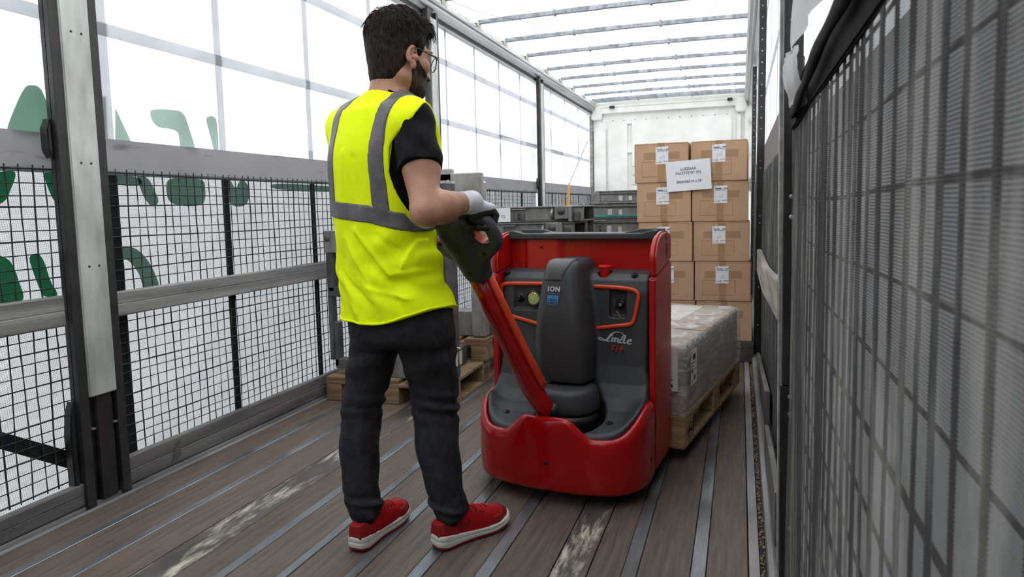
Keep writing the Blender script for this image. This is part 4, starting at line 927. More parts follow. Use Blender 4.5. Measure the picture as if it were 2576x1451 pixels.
def sdf_obj(name, fn, lo, hi, h, mat, parent=None, proj=2, vcol=None, loc=None):
    V, F = surf_nets(fn, lo, hi, h, proj=proj)
    me = bpy.data.meshes.new(name); me.from_pydata(V.tolist(), [], F.tolist()); me.shade_smooth()
    for m in (mat if isinstance(mat, (list, tuple)) else [mat]): me.materials.append(m)
    return link(name, me, parent, loc)
# ================================================================ red pallet truck
M_RED = basic('glossy_red_paint', (160, 1, 6), (170, 2, 8), 0.22, 0, 1.5, 0.02, 300, coat=0.35, spec=0.3)
M_REDM = basic('satin_red_paint', (164, 5, 11), (174, 8, 14), 0.32, 0, 3, 0.05, 400)
M_ORANGE = basic('orange_red_paint', (208, 62, 26), (218, 70, 32), 0.35, 0, 3)
M_CHAR = basic('charcoal_plastic', (50, 51, 54), (56, 57, 60), 0.50, 0, 4, 0.10, 900, spec=0.45)
M_CHARD = basic('black_plastic', (20, 20, 21), (27, 27, 28), 0.45, 0, 6)
M_RUBBER = basic('black_rubber', (16, 16, 16), (24, 24, 24), 0.7, 0, 10)
M_SILVER = basic('silver_print', (188, 192, 196), (200, 203, 206), 0.4, 0.2, 6)
M_CHROME = basic('chrome', (210, 210, 212), (226, 226, 228), 0.15, 1.0, 6)
M_BRASS = basic('brass_key', (190, 160, 70), (214, 186, 96), 0.3, 0.8, 10)
M_BLUE = basic('cyan_dot_print', (46, 150, 222), (56, 164, 236), 0.5)
TYAW = -math.radians(6.75)
trk = thing('pallet_truck', 'red and charcoal electric pallet truck with its tiller turned to the worker', 'pallet truck', (-0.706, 2.5, 0), TYAW)
TXc = 0.028
def bumper_outline(hw=0.353, inset=0.0, yb=0.17):
    hw -= inset
    half = [(0.0, -0.108), (0.10, -0.104), (0.19, -0.090), (0.26, -0.066), (0.315, -0.022), (0.348, 0.035), (0.360, 0.10), (0.362, yb)]
    k = hw / 0.362; pts = [(TXc - x * k, y + inset * (1 if y < 0.1 else 0)) for x, y in half[::-1]] + [(TXc + x * k, y + inset * (1 if y < 0.1 else 0)) for x, y in half[1:]]
    return smooth_poly(pts, False, 8)
def bump_top(x, y):
    a = abs(x - TXc); sm = lambda t: t * t * (3 - 2 * t)
    z = 0.336 if a < 0.075 else (0.336 + (0.262 - 0.336) * sm(min(1, (a - 0.075) / 0.115)))
    s = min(1, max(0, (math.hypot(max(0, a - 0.25), max(0, y + 0.07)) - 0.0) / 0.24)); return z + 0.098 * sm(s)
def normals2(P):
    T = np.gradient(P, axis=0); N = np.stack([T[:, 1], -T[:, 0]], 1); return N / np.linalg.norm(N, axis=1)[:, None]
P0 = bumper_outline(); N0 = normals2(P0); rows_ = []
for (px_, py_), n in zip(P0, N0):
    zt = bump_top(px_, py_); col = []
    for ins, z in [(0.05, 0.046), (0.022, 0.046), (0.008, 0.052), (0.002, 0.064), (0.0, 0.09), (-0.001, 0.16), (0.0, zt - 0.06), (0.001, zt - 0.035), (0.005, zt - 0.016), (0.012, zt - 0.005), (0.020, zt - 0.001), (0.027, zt - 0.003), (0.031, zt - 0.010), (0.032, zt - 0.05)]:
        col.append((px_ - n[0] * ins, py_ - n[1] * ins, z))
    rows_.append(col)
b = MB(); b.grid(np.array(rows_)); b.build('bumper', M_RED, trk, smooth=True)
hz = lambda x, y, z, ax, r, name='mounting_hole': (lambda b: (b.lathe([(r, 0.001), (r, -0.0015), (r * 0.8, -0.002), (0.0001, -0.002)], 14, (x, y, z), ax), b.build(name, M_CHARD, trk, smooth=True)))(MB())
hz(0.036, -0.1085, 0.161, 'y', 0.0085)
b = MB(); b.lathe([(0.011, -0.001), (0.011, 0.0015), (0.0001, 0.002)], 14, (TXc + 0.353, 0.115, 0.15), 'x'); b.build('mounting_hole', M_CHARD, trk, smooth=True)

# charcoal front cover with the central column
prof = [(-0.30, 0.10), (-0.30, 0.262), (-0.09, 0.268), (-0.03, 0.278), (0.05, 0.297), (0.11, 0.322), (0.155, 0.358), (0.186, 0.408), (0.206, 0.48), (0.219, 0.58), (0.228, 0.70), (0.234, 0.775), (0.246, 0.818), (0.270, 0.842), (0.30, 0.851), (0.42, 0.858), (0.42, 0.10)]
plan = [tuple(p) for p in bumper_outline(inset=0.025, yb=0.40)[::3]]
XB0, XB1 = -0.318, 0.345
def col_sdf(p):
    x, y, z = p; zc = np.clip(z, 0.40, 0.93)
    hw = _interp(zc, *pchip([0.40, 0.52, 0.65, 0.78, 0.86, 0.93], [0.101, 0.106, 0.100, 0.084, 0.072, 0.064])); yf = _interp(zc, *pchip([0.40, 0.52, 0.66, 0.80, 0.88, 0.93], [0.062, 0.045, 0.050, 0.078, 0.105, 0.150]))
    r = 0.045; cxx = _interp(zc, [0.4, 0.9], [0.034, 0.016]); dx = np.abs(x - cxx) - (hw - r); dy = (yf + r) - y
    d = np.sqrt(np.maximum(dx, 0) ** 2 + np.maximum(dy, 0) ** 2) + np.minimum(np.maximum(dx, dy), 0) - r
    top = z - 0.905 + 0.9 * np.maximum(0.115 - y, 0) ** 1.5; d = smax(d, top, 0.035); d = smax(d, 0.425 - z, 0.012); return smax(d, y - 0.36, 0.02)
def cover_base(p):
    x, y, z = p
    rise = 0.060 * np.clip((np.abs(x - TXc) - 0.225) / 0.10, 0, 1) ** 2 * np.clip((0.20 - y) / 0.12, 0, 1)
    d = sd_poly(y + 0 * x, z - rise, prof); pl = sd_poly(x, y, plan); d = smax(d + 0 * x, pl + 0 * z, 0.022)
    return d
def cover_sdf(p):
    x, y, z = p; d = cover_base(p)
    xl = np.where(z < 0.4, -9, XB0) ; side = np.maximum(x - XB1, XB0 - x); up = np.clip((z - 0.36) / 0.10, 0, 1); d = smax(d, side - 0.05 * (1 - up) , 0.02)
    d = smin(d, col_sdf(p), 0.022)
    d = smax(d, -(np.sqrt((x - 0.055) ** 2 + (y + 0.03) ** 2) - 0.135 + 0 * z) + 0 * z, 0.01) if False else d
    # pocket under the column for the swivel drum, open towards the bumper hump
    pk = np.sqrt((x - 0.070) ** 2 + (y - 0.06) ** 2) - 0.142; pk = np.maximum(pk, np.abs(z - 0.33) - 0.093); d = smax(d, -pk, 0.008)
    hump = np.maximum(np.abs(x - TXc) - 0.10, y - 0.0) + 0 * z; d = smax(d, -hump, 0.012)
    # recessed control panels
    for cx_, w_, z_, h_ in ((-0.172, 0.104, 0.735, 0.050), (0.218, 0.068, 0.726, 0.056)):
        rb = sd_box([x, y, z], (cx_, 0.222, z_), None, (w_ / 2 * (1.3 if cx_ < 0 else 1.0), 0.032 if cx_ > 0 else 0.018, h_), 0.010); d = smax(d, -rb, 0.006)
    bt = np.maximum(np.sqrt((x - 0.150) ** 2 + (y - 0.285) ** 2) - 0.027 + 0 * z, -(z - 0.80)); d = smax(d, -bt, 0.004)
    return d
sdf_obj('front_cover', cover_sdf, (-0.36, -0.13, 0.235), (0.42, 0.40, 0.93), 0.0045, M_CHAR, trk, 2)
def lid_sdf(p):
    x, y, z = p; d = col_sdf(p) - 0.0042
    reg = np.maximum(np.maximum(-0.044 - x, x - 0.037 - 0.5 * np.maximum(z - 0.84, 0)), np.maximum(0.826 - z - 0.0 * x, y - 0.21)); return smax(d, reg, 0.010)
sdf_obj('column_lid', lid_sdf, (-0.08, 0.03, 0.81), (0.13, 0.24, 0.925), 0.003, basic('satin_charcoal_plastic', (58, 59, 62), (63, 64, 67), 0.42, 0, 4, 0.06, 900), trk, 2)
# swivel drum at the foot of the tiller
b = MB(); prof_d = [(0.0001, 0.418), (0.085, 0.418), (0.104, 0.412), (0.112, 0.398), (0.118, 0.36), (0.120, 0.338), (0.114, 0.322), (0.06, 0.318), (0.0001, 0.318)]
b.lathe(prof_d, 48, (0.066, 0.075, 0)); b.build('swivel_drum', M_CHAR, trk, smooth=True)
b = MB(); b.lathe([(0.0001, 0.319), (0.122, 0.319), (0.124, 0.30), (0.118, 0.27), (0.0001, 0.27)], 40, (0.06, 0.06, 0)); b.build('swivel_bearing', M_CHARD, trk, smooth=True)
# orange frames around both control panels
def strip3(name, pts, r, mat, flat=0.6, n=8):
    b = MB(); P = smooth_poly(pts, False, 7); b.tube(P, [r * (0.55 if i in (0, len(P) - 1) else 1) for i in range(len(P))], n, True, flat, up=(0, 1, 0)); return b.build(name, mat, trk, smooth=True)
yf = lambda z: float(np.interp(z, [0.6, 0.70, 0.775], [0.2175, 0.2245, 0.2295]))
def fr(pts): return [(x, yf(z), z) for x, z in pts]
strip3('orange_frame', fr([(-0.035, 0.797), (-0.16, 0.796), (-0.265, 0.793), (-0.290, 0.787), (-0.301, 0.770), (-0.296, 0.74), (-0.284, 0.69), (-0.272, 0.668), (-0.25, 0.655), (-0.16, 0.635), (-0.06, 0.612)]), 0.0085, M_ORANGE)
strip3('orange_frame', fr([(0.118, 0.792), (0.16, 0.7915), (0.22, 0.790), (0.270, 0.785), (0.294, 0.776), (0.304, 0.760), (0.300, 0.73), (0.286, 0.665), (0.277, 0.650), (0.258, 0.643), (0.20, 0.634), (0.126, 0.622)]), 0.0085, M_ORANGE)
# left panel: dial knob and round display
b = MB(); b.lathe([(0.020, 0.0), (0.020, -0.006), (0.013, -0.010), (0.012, -0.026), (0.009, -0.030), (0.0001, -0.030)], 22, (-0.214, 0.243, 0.734), 'y'); b.build('dial_knob', M_CHARD, trk, angle=0.5)
dsp = MB(); dsp.lathe([(0.034, 0.012), (0.034, -0.006), (0.030, -0.008), (0.0275, -0.005), (0.0001, -0.005)], 32, (-0.147, 0.232, 0.735), 'y'); dsp = dsp.build('display', M_CHARD, trk, angle=0.5)
M_LCD = NT('lit_display'); _e = M_LCD.n('ShaderNodeEmission'); _v = M_LCD.noise(30, 2); M_LCD.set(_e.inputs[0], M_LCD.ramp(_v, [(0.4, lin((112, 122, 62))), (0.6, lin((150, 158, 96)))])); _e.inputs[1].default_value = 0.55; M_LCD = M_LCD.done(_e.outputs[0])
b = MB(); b.lathe([(0.0265, -0.0054), (0.0001, -0.0058)], 32, (-0.147, 0.232, 0.735), 'y'); b.build('display_face', M_LCD, dsp)
b = MB(); b.box((-0.165, 0.2255, 0.727), (-0.129, 0.2262, 0.749)); b.build('display_readout', basic('lcd_readout', (170, 176, 120), (184, 190, 136), 0.4), dsp)
def emis(name, c, s):
    t = NT(name); e = t.n('ShaderNodeEmission'); e.inputs[0].default_value = lin(c); e.inputs[1].default_value = s; return t.done(e.outputs[0])
for x, c, nm in ((-0.152, (255, 60, 30), 'red_led'), (-0.139, (190, 230, 60), 'green_led')):
    b = MB(); b.lathe([(0.0024, 0), (0.0024, -0.001), (0.0001, -0.0016)], 10, (x, 0.2262, 0.756), 'y'); b.build('indicator_light', emis(nm, c, 1.6), dsp)
# right panel: key switch with key
b = MB(); b.lathe([(0.017, 0.0), (0.017, -0.008), (0.011, -0.012), (0.011, -0.018), (0.0001, -0.018)], 20, (0.226, 0.250, 0.722), 'y'); ks = b.build('key_switch', M_CHARD, trk, angle=0.5)
b = MB(); b.lathe([(0.0085, -0.018), (0.0085, -0.021), (0.0001, -0.0215)], 18, (0.226, 0.250, 0.722), 'y'); b.build('lock_face', M_CHROME, ks, smooth=True)
b = MB(); b.box((0.217, 0.222, 0.728), (0.235, 0.226, 0.745)); b.build('key_head', M_CHARD, ks, bevel=0.002)
b = MB(); b.box((0.231, 0.222, 0.697), (0.250, 0.227, 0.714), (0, 0.4, 0)); b.box((0.246, 0.223, 0.672), (0.2515, 0.2255, 0.700), (0, -0.5, 0)); 
b2 = MB(); b2.box((0.221, 0.2225, 0.668), (0.227, 0.2252, 0.702), (0, -0.55, 0)); b2.build('spare_key', M_BRASS, ks)
b3 = MB(); b3.box((0.205, 0.222, 0.697), (0.224, 0.227, 0.714), (0, 0.4, 0)); b3.build('key_fob', M_CHARD, ks, bevel=0.003)
# emergency button
b = MB(); b.lathe([(0.0001, 0.874), (0.028, 0.874), (0.0295, 0.870), (0.028, 0.865), (0.0205, 0.853), (0.021, 0.80), (0.0001, 0.80)], 28, (0.150, 0.285, 0)); b.build('emergency_button', basic('red_button_plastic', (206, 24, 20), (214, 30, 26), 0.35), trk, angle=0.6)
# screws on the cover
for (x, y, z, t) in ((-0.285, 0.262, 0.840, 0.5), (0.278, 0.265, 0.840, 0.5), (-0.190, 0.035, 0.2925, 0.2), (0.240, 0.040, 0.294, 0.2)):
    b = MB(); b.lathe([(0.0150, 0.0), (0.0150, 0.0012), (0.0135, 0.0012), (0.0135, 0.0008), (0.010, 0.001), (0.010, 0.0045), (0.0085, 0.006), (0.0045, 0.0062), (0.0045, 0.003), (0.0001, 0.003)], 20); o = b.build('screw', M_CHARD, trk, smooth=False, angle=0.5, loc=(x, y, z), rot=(t, 0, 0))

# side panels and their upper ends
def side_panel(s):
    xo = TXc + s * 0.353; xi = xo - s * 0.026
    b = MB(); poly = [(0.190, 0.075), (0.190, 0.830), (0.196, 0.837), (0.47, 0.889), (0.47, 0.13), (0.41, 0.075)]
    b.prism(poly, min(xi, xo), max(xi, xo), lambda u, v, w: (w, u, v)); b.build('side_panel', M_REDM, trk, bevel=0.004)
    poly = smooth_poly([(0.193, 0.836), (0.193, 0.905), (0.205, 0.942), (0.232, 0.977), (0.275, 1.000), (0.33, 1.010), (0.40, 1.010), (0.455, 0.998), (0.47, 0.97), (0.47, 0.887)], False, 4)
    b = MB(); b.prism([tuple(p) for p in poly], min(xi, xo), max(xi, xo), lambda u, v, w: (w, u, v)); e = b.build('side_panel_top', M_REDM, trk, bevel=0.009, seg=3, angle=0.5)
    b = MB(); b.lathe([(0.011, 0.0), (0.011, s * 0.0012), (0.0001, s * 0.0012)], 14, (xo, 0.375, 0.985), 'x'); b.build('screw', M_CHARD, trk)
    b = MB(); b.prism(rrect(0.37, 0.90, 0.40, 0.96, 0.0145), xo - 0.0005, xo + s * 0.0012, lambda u, v, w: (w, u, v)) if s > 0 else b.prism(rrect(0.37, 0.90, 0.40, 0.96, 0.0145), xo - 0.0012, xo + 0.0005, lambda u, v, w: (w, u, v)); b.build('slot', basic('deep_red_slot', (70, 4, 8), (84, 6, 10), 0.5), trk)
    b = MB(); b.lathe([(0.011, 0.0), (0.011, s * 0.0012), (0.0001, s * 0.0012)], 14, (xo, 0.43, 0.215), 'x'); b.build('mounting_hole', M_CHARD, trk)
side_panel(1); side_panel(-1)
xi0, xi1 = TXc - 0.327, TXc + 0.327
b = MB(); back = [(xi0, 0.345), (-0.235, 0.345), (-0.215, 0.330), (-0.075, 0.330), (-0.045, 0.348), (xi1, 0.348), (xi1, 0.365), (xi0, 0.365)]
b.prism(back, 0.80, 0.985, lambda u, v, w: (u, v, w)); b.build('back_plate', M_REDM, trk, bevel=0.003)
b = MB(); b.box((xi0 + 0.002, 0.366, 0.10), (xi1 - 0.002, 0.468, 0.975)); b.build('battery_case', M_REDM, trk, bevel=0.004)
b = MB(); b.box((xi0, 0.20, 0.09), (xi1, 0.36, 0.23)); b.box((xi0, 0.275, 0.23), (xi1, 0.36, 0.80)); b.build('chassis', M_CHARD, trk)
# top trim with parcel trays
def trim_sdf(p):
    x, y, z = p
    xc = x - (xi0 + xi1) / 2; hw = (xi1 - xi0) / 2
    up = np.clip((np.abs(xc) - 0.165) / 0.06, 0, 1) * np.clip((hw - np.abs(xc) + 0.02) / 0.05, 0, 1)
    upb = up * np.clip((y - 0.36) / 0.02, 0, 1) + np.clip((np.abs(xc) - (hw - 0.07)) / 0.05, 0, 1) * 0.9
    ht = 1.003 + 0.014 * np.clip(upb, 0, 1)
    d = np.maximum(np.maximum(np.abs(xc) - hw, np.maximum(0.318 - y, y - 0.475)), np.maximum(z - ht, 0.978 - z))
    tray = sd_box([np.abs(xc), y, z], (0.255, 0.405, 1.026), None, (0.070, 0.055, 0.035), 0.012)
    return smax(d, -tray, 0.006)
def trim2(p): return smax(trim_sdf(p), -trim_sdf(p) * 0 - 1, 0.0)
sdf_obj('top_trim', trim_sdf, (xi0 - 0.01, 0.305, 0.968), (xi1 + 0.01, 0.485, 1.045), 0.004, M_CHAR, trk, 1)
hz(-0.150, 0.3285, 0.945, 'y', 0.006)
# wheels and forks below
b = MB(); b.lathe([(0.0001, -0.04), (0.105, -0.04), (0.115, -0.032), (0.115, 0.032), (0.105, 0.04), (0.0001, 0.04)], 32, (0.06, 0.10, 0.1155), 'x'); b.build('drive_wheel', M_RUBBER, trk, angle=0.5)
for x in (-0.24, 0.31): b = MB(); b.lathe([(0.0001, -0.02), (0.055, -0.02), (0.06, -0.015), (0.06, 0.015), (0.055, 0.02), (0.0001, 0.02)], 24, (x, 0.15, 0.0605), 'x'); b.build('castor_wheel', M_RUBBER, trk, angle=0.5)
for x in (-0.165, 0.250):
    b = MB(); b.box((x - 0.078, 0.468, 0.100), (x + 0.078, 1.62, 0.1535)); b.build('fork', M_REDM, trk, bevel=0.008)
    b = MB(); b.lathe([(0.0001, -0.03), (0.038, -0.03), (0.0385, 0.03), (0.0001, 0.03)], 20, (x, 1.45, 0.039), 'x'); b.build('load_wheel', M_RUBBER, trk, angle=0.5)

# ---- writing
blue = MB()
def face_m(x, z, sx=0.0): return frame_m((x, yf(z) - 0.003, z), (1, sx, 0), (0, 0.06, 1))
stk = MB()
def stroke(pts, ws, n=6):
    P = smooth_poly(pts, False, n); W_ = np.interp(np.linspace(0, 1, len(P)), np.linspace(0, 1, len(ws)), ws) * 1.3
    T_ = np.gradient(P, axis=0); N_ = np.stack([-T_[:, 1], T_[:, 0]], 1); N_ /= np.linalg.norm(N_, axis=1)[:, None] + 1e-9
    A_, B_ = P + N_ * W_[:, None] / 2, P - N_ * W_[:, None] / 2
    stk.grid(np.stack([np.concatenate([np.stack([A_[:, 0], A_[:, 1]], 1)[:, None], np.stack([B_[:, 0], B_[:, 1]], 1)[:, None]], 1)], 0)[0][..., [0, 1, 1]] * np.array([1, 1, 0]))
# script logo, drawn in its own plane (units: logo pixels, y up)
def LP(pts): return [((x - 495) , -(y - 235)) for x, y in pts]
stroke(LP([(570, 218), (582, 222), (594, 212), (592, 192), (570, 174), (530, 165), (492, 170), (458, 190), (430, 222), (404, 252), (372, 268), (335, 264), (302, 252), (294, 244), (304, 236), (330, 240), (366, 258), (400, 272), (428, 274), (442, 262)]), [10, 14, 10, 7, 6, 7, 9, 17, 22, 20, 10, 8, 9, 8, 8, 9, 12, 12, 9, 5])
stroke(LP([(470, 206), (467, 212)]), [14, 14], 3); stroke(LP([(452, 236), (470, 232), (462, 252), (456, 274), (470, 272), (478, 262)]), [5, 13, 15, 14, 7, 4])
stroke(LP([(482, 240), (500, 234), (492, 258), (485, 282)]), [5, 14, 15, 15]); stroke(LP([(496, 254), (512, 240), (528, 238), (532, 250), (524, 272), (534, 284), (548, 274)]), [6, 8, 13, 15, 15, 11, 4])
stroke(LP([(592, 246), (574, 242), (558, 256), (552, 274), (562, 288), (580, 282), (594, 262)]), [8, 9, 14, 15, 11, 8, 6]); stroke(LP([(596, 206), (616, 204), (606, 240), (596, 276), (606, 290), (624, 280)]), [5, 13, 15, 15, 12, 4])
stroke(LP([(640, 270), (662, 268), (684, 258), (684, 246), (664, 246), (646, 260), (638, 278), (650, 293), (672, 294), (694, 284)]), [6, 6, 9, 10, 11, 14, 15, 13, 9, 4])
me_ = stk; lo_ = link('logo_lettering', None, trk) if False else None
o = stk.build('logo_lettering', M_SILVER, trk, fixn=False); k_ = 0.142 / 405
mm = face_m(0.211, 0.588); o.matrix_local = mm @ Matrix.Diagonal((k_, k_ * 1.0, k_, 1)) @ Matrix.Rotation(math.radians(1.0), 4, 'Z')
M_REDP = basic('dark_red_print', (176, 20, 26), (186, 26, 30), 0.5)
lettering('model_lettering', 'T14', 0.030, M_REDP, trk, frame_m((0.216, 0.2085, 0.548), (1, 0, 0), (0, 0.08, 1)), bold=0.0008, shear=0.35, spacing=1.1)
cm = frame_m((0.022, 0.0505, 0.793), (1, -0.12, 0), (0, 0.19, 1))
lettering('ion_lettering', 'ION', 0.027, basic('lilac_print', (176, 168, 190), (190, 182, 202), 0.5), trk, frame_m((0.009, 0.0690, 0.796), (1, -0.10, 0), (0, 0.22, 1)), bold=0.0012, spacing=1.15)
lettering('ion_lettering', 'TECHNOLOGY', 0.0072, basic('dim_print', (116, 112, 124), (126, 122, 134), 0.5), trk, frame_m((0.009, 0.0660, 0.7795), (1, -0.10, 0), (0, 0.22, 1)), spacing=1.05)
dots = MB()
for j in range(6):
    for i in range(7):
        r_ = (0.0030, 0.0030, 0.0024, 0.0021, 0.0018, 0.0015)[j]; c_ = ((i - 3) * 0.0071, -j * 0.0068)
        a_ = [(c_[0] + r_ * math.cos(2 * PI * q / 10), c_[1] + r_ * math.sin(2 * PI * q / 10)) for q in range(10)]
        dots.prism(a_, 0, 0.0004)
o = tag(dots.build('dot_print', M_BLUE, trk), kind='stuff'); o.matrix_local = frame_m((0.007, 0.0630, 0.770), (1, -0.10, 0), (0, 0.20, 1))

# ---- tiller
Bt = np.array([0.004, -0.052, 0.362]); Nt = np.array([-0.106, -0.33, 0.890]); at_ = (Nt - Bt) / np.linalg.norm(Nt - Bt)
wt = np.array([0.948, -0.319, 0.0]); wt = wt - (wt @ at_) * at_; wt /= np.linalg.norm(wt); dt = np.cross(wt, at_)       # dt points away from the viewer side
if dt[1] > 0: dt = -dt
Lt = np.linalg.norm(Nt - Bt)
def arm_ring(t, w0, w1, d0, d1, r=0.35, off=0.0):
    c = Bt + at_ * (t * Lt); ring = []
    for k in range(24):
        a = 2 * PI * k / 24; ca, sa = math.cos(a), math.sin(a); n_ = 3.2
        u = math.copysign(abs(ca) ** (2 / n_), ca); v = math.copysign(abs(sa) ** (2 / n_), sa)
        uu = w0 + (w1 - w0) * (u + 1) / 2; vv = d0 + (d1 - d0) * (v + 1) / 2; ring.append(c + wt * uu + dt * vv)
    return ring
b = MB(); b.grid(np.array([arm_ring(t, -w, w2, -0.030, d) for t, w, w2, d in ((-0.06, 0.010, 0.040, 0.034), (0.0, 0.026, 0.040, 0.036), (0.05, 0.036, 0.036, 0.038), (0.15, 0.043, 0.028, 0.038), (0.4, 0.043, 0.020, 0.037), (0.7, 0.040, 0.018, 0.035), (1.05, 0.038, 0.018, 0.033))]), cv=True, caps=True); b.build('tiller_arm', M_RED, trk, smooth=True)
b = MB(); b.grid(np.array([arm_ring(t, w, w + ww, -0.036, -0.006) for t, w, ww in ((0.13, 0.022, 0.012), (0.18, 0.020, 0.022), (0.4, 0.012, 0.022), (0.7, 0.010, 0.020), (1.10, 0.008, 0.020))]), cv=True, caps=True); b.build('tiller_inlay', M_ORANGE, trk, smooth=True)
b = MB(); b.tube([Bt + wt * 0.0 - at_ * 0.02 + np.array([0.05, 0.05, -0.02]), Bt + np.array([0.03, 0.02, -0.02]), Bt - at_ * 0.03 + wt * 0.01], 0.036, 12); b.build('tiller_joint', M_CHARD, trk, smooth=True)
AX = [tuple(wt), tuple(at_), tuple(dt)]
outer = [(0.040, -0.012), (0.050, 0.02), (0.085, 0.062), (0.150, 0.100), (0.178, 0.128), (0.184, 0.160), (0.178, 0.205), (0.162, 0.232), (0.125, 0.240), (0.06, 0.236), (0.0, 0.228)]
outer = [tuple(p) for p in smooth_poly(outer, False, 3)]; outer = outer + [(-x, y) for x, y in outer[::-1]][1:]
hole = [(0.078, 0.148), (0.098, 0.132), (0.122, 0.134), (0.140, 0.150), (0.142, 0.180), (0.134, 0.200), (0.118, 0.206), (0.084, 0.204), (0.076, 0.18)]
hole = [tuple(p) for p in smooth_poly(hole, True, 3)]
def head_sdf(p):
    u, v, t = to_frame(p, Nt, AX); au = np.abs(u)
    d2 = sd_poly(u, v, outer); dh = sd_poly(au, v, hole); d2 = np.maximum(d2, -dh)
    hth = 0.021 + 0.014 * np.exp(-(au / 0.06) ** 2); r = 0.017
    a = d2 + r; c = np.abs(t) - hth + r
    d = np.sqrt(np.maximum(a, 0) ** 2 + np.maximum(c, 0) ** 2) + np.minimum(np.maximum(a, c), 0) - r
    con = sd_ell(p, Nt + at_ * 0.165 + dt * 0.012, AX, (0.072, 0.085, 0.048)); d = smin(d, con, 0.03)
    neck = sd_caps(p, Nt + at_ * 0.030, Nt + at_ * 0.07, 0.041, 0.047); return smin(d, neck, 0.03)
cH = Nt + at_ * 0.115
sdf_obj('tiller_head', head_sdf, tuple(cH - 0.235), tuple(cH + 0.235), 0.0042, M_CHAR, trk, 2)
HM = lambda u, v, t: Nt + wt * u + at_ * v + dt * t
for s in (1, -1):
    b = MB(); b.grid(np.array([[HM(s * u, v, t) for t in (-0.012, 0.014)] for u, v in smooth_poly([(0.082, 0.200), (0.078, 0.178), (0.084, 0.154), (0.102, 0.138), (0.126, 0.140)], False, 4)] + [[HM(s * u, v, t) for t in (-0.012, 0.014)] for u, v in smooth_poly([(0.126, 0.144), (0.108, 0.146), (0.096, 0.158), (0.090, 0.178), (0.094, 0.200)], False, 4)]), cu=True); b.build('butterfly_switch', basic('coral_switch_plastic', (226, 96, 72), (234, 108, 84), 0.35), trk, smooth=True)
for u, v in ((0.092, 0.100), (0.020, 0.012)):
    o_ = HM(u, v, 0.0); b = MB(); q_ = HM(u, v, -0.0285 if u > 0.05 else -0.044)
for (u, v, t) in ((0.098, 0.098, 0.0262), (0.006, 0.034, 0.0475)):
    b = MB(); b.lathe([(0.0075, -0.004), (0.0075, 0.0008), (0.0001, 0.0008)], 14); o = b.build('screw_hole', M_CHARD, trk); o.matrix_local = frame_m(HM(u, v, t), wt, at_) if np.cross(wt, at_) @ dt > 0 else frame_m(HM(u, v, t), -wt, at_)
# ================================================================ the worker
PB = np.array([-1.06, 2.0, 0.0])
man = thing('person', 'person in yellow safety vest, black jeans and red shoes gripping the truck tiller', 'person', tuple(PB))
def pobj(name, fn, lo, hi, h, mat, parent=None, proj=2):
    V, F = surf_nets(fn, lo, hi, h, proj=proj); V = V - PB
    me = bpy.data.meshes.new(name); me.from_pydata(V.tolist(), [], F.tolist()); me.shade_smooth()
    for m in (mat if isinstance(mat, (list, tuple)) else [mat]): me.materials.append(m)
    return link(name, me, parent or man)
def deg2(a): return math.sin(math.radians(a)), math.cos(math.radians(a))
s20, c20 = deg2(20); FT = np.array([s20, c20, 0]); RT = np.array([c20, -s20, 0]); UT = np.array([0, 0, 1.0])
def zloft(p, zs, cx, cy, a, b, R, Fw, n=2.0):
    """stack of ellipses; returns approximate distance, and local lateral / forward coordinates"""
    x, y, z = p; tz = [pchip(zs, v) for v in (cx, cy, a, b)]
    X, Y, A, B = [_interp(z, *t) for t in tz]; dx, dy = x - X, y - Y; s = dx * R[0] + dy * R[1]; f = dx * Fw[0] + dy * Fw[1]
    q = (np.abs(s / A) ** n + np.abs(f / B) ** n) ** (1 / n); return (q - 1) * np.minimum(A, B), s, f
# torso centre line
TZ = [0.70, 0.80, 0.92, 1.06, 1.18, 1.30, 1.40, 1.46]; TX = [-1.062, -1.072, -1.092, -1.108, -1.113, -1.112, -1.100, -1.088]; TY = [2.0, 2.0, 1.998, 1.995, 1.99, 1.985, 1.985, 1.99]
SR = np.array([-0.950, 1.925, 1.388]); SL = np.array([-1.258, 2.045, 1.402]); NB = np.array([-1.078, 1.990, 1.452])
ER = np.array([-0.866, 1.805, 1.112]); WR = np.array([-0.792, 1.968, 1.140])
EL = np.array([-1.235, 2.16, 1.13]); WL = np.array([-1.00, 2.16, 1.12])
# head frame: turned to the right, looking slightly down
sh_, ch_ = deg2(36); sp, cp = deg2(9)
FH = np.array([sh_ * cp, ch_ * cp, -sp]); RH = np.array([ch_, -sh_, 0.0]); UH = np.cross(RH, FH); HC = np.array([-1.048, 2.02, 1.616]); AH = [RH, FH, UH]
def hp(l, f, u): return HC + RH * l + FH * f + UH * u
LLEG = ([0.05, 0.10, 0.19, 0.30, 0.41, 0.48, 0.55, 0.63, 0.72, 0.80], [-1.192, -1.196, -1.212, -1.222, -1.224, -1.216, -1.200, -1.176, -1.150, -1.130], [1.945, 1.948, 1.958, 1.972, 1.995, 2.005, 2.01, 2.012, 2.015, 2.015])
RLEG = ([0.05, 0.10, 0.19, 0.30, 0.41, 0.48, 0.55, 0.63, 0.72, 0.80], [-0.906, -0.910, -0.930, -0.952, -0.966, -0.970, -0.972, -0.974, -0.978, -0.985], [2.015, 2.018, 2.02, 2.025, 2.042, 2.05, 2.04, 2.02, 2.0, 1.99])
def legloft(p, L, rs, zs=None, k=1.0):
    r = np.array(rs) * k; return zloft(p, L[0], L[1], L[2], r, r * 1.04, RT, FT)[0]

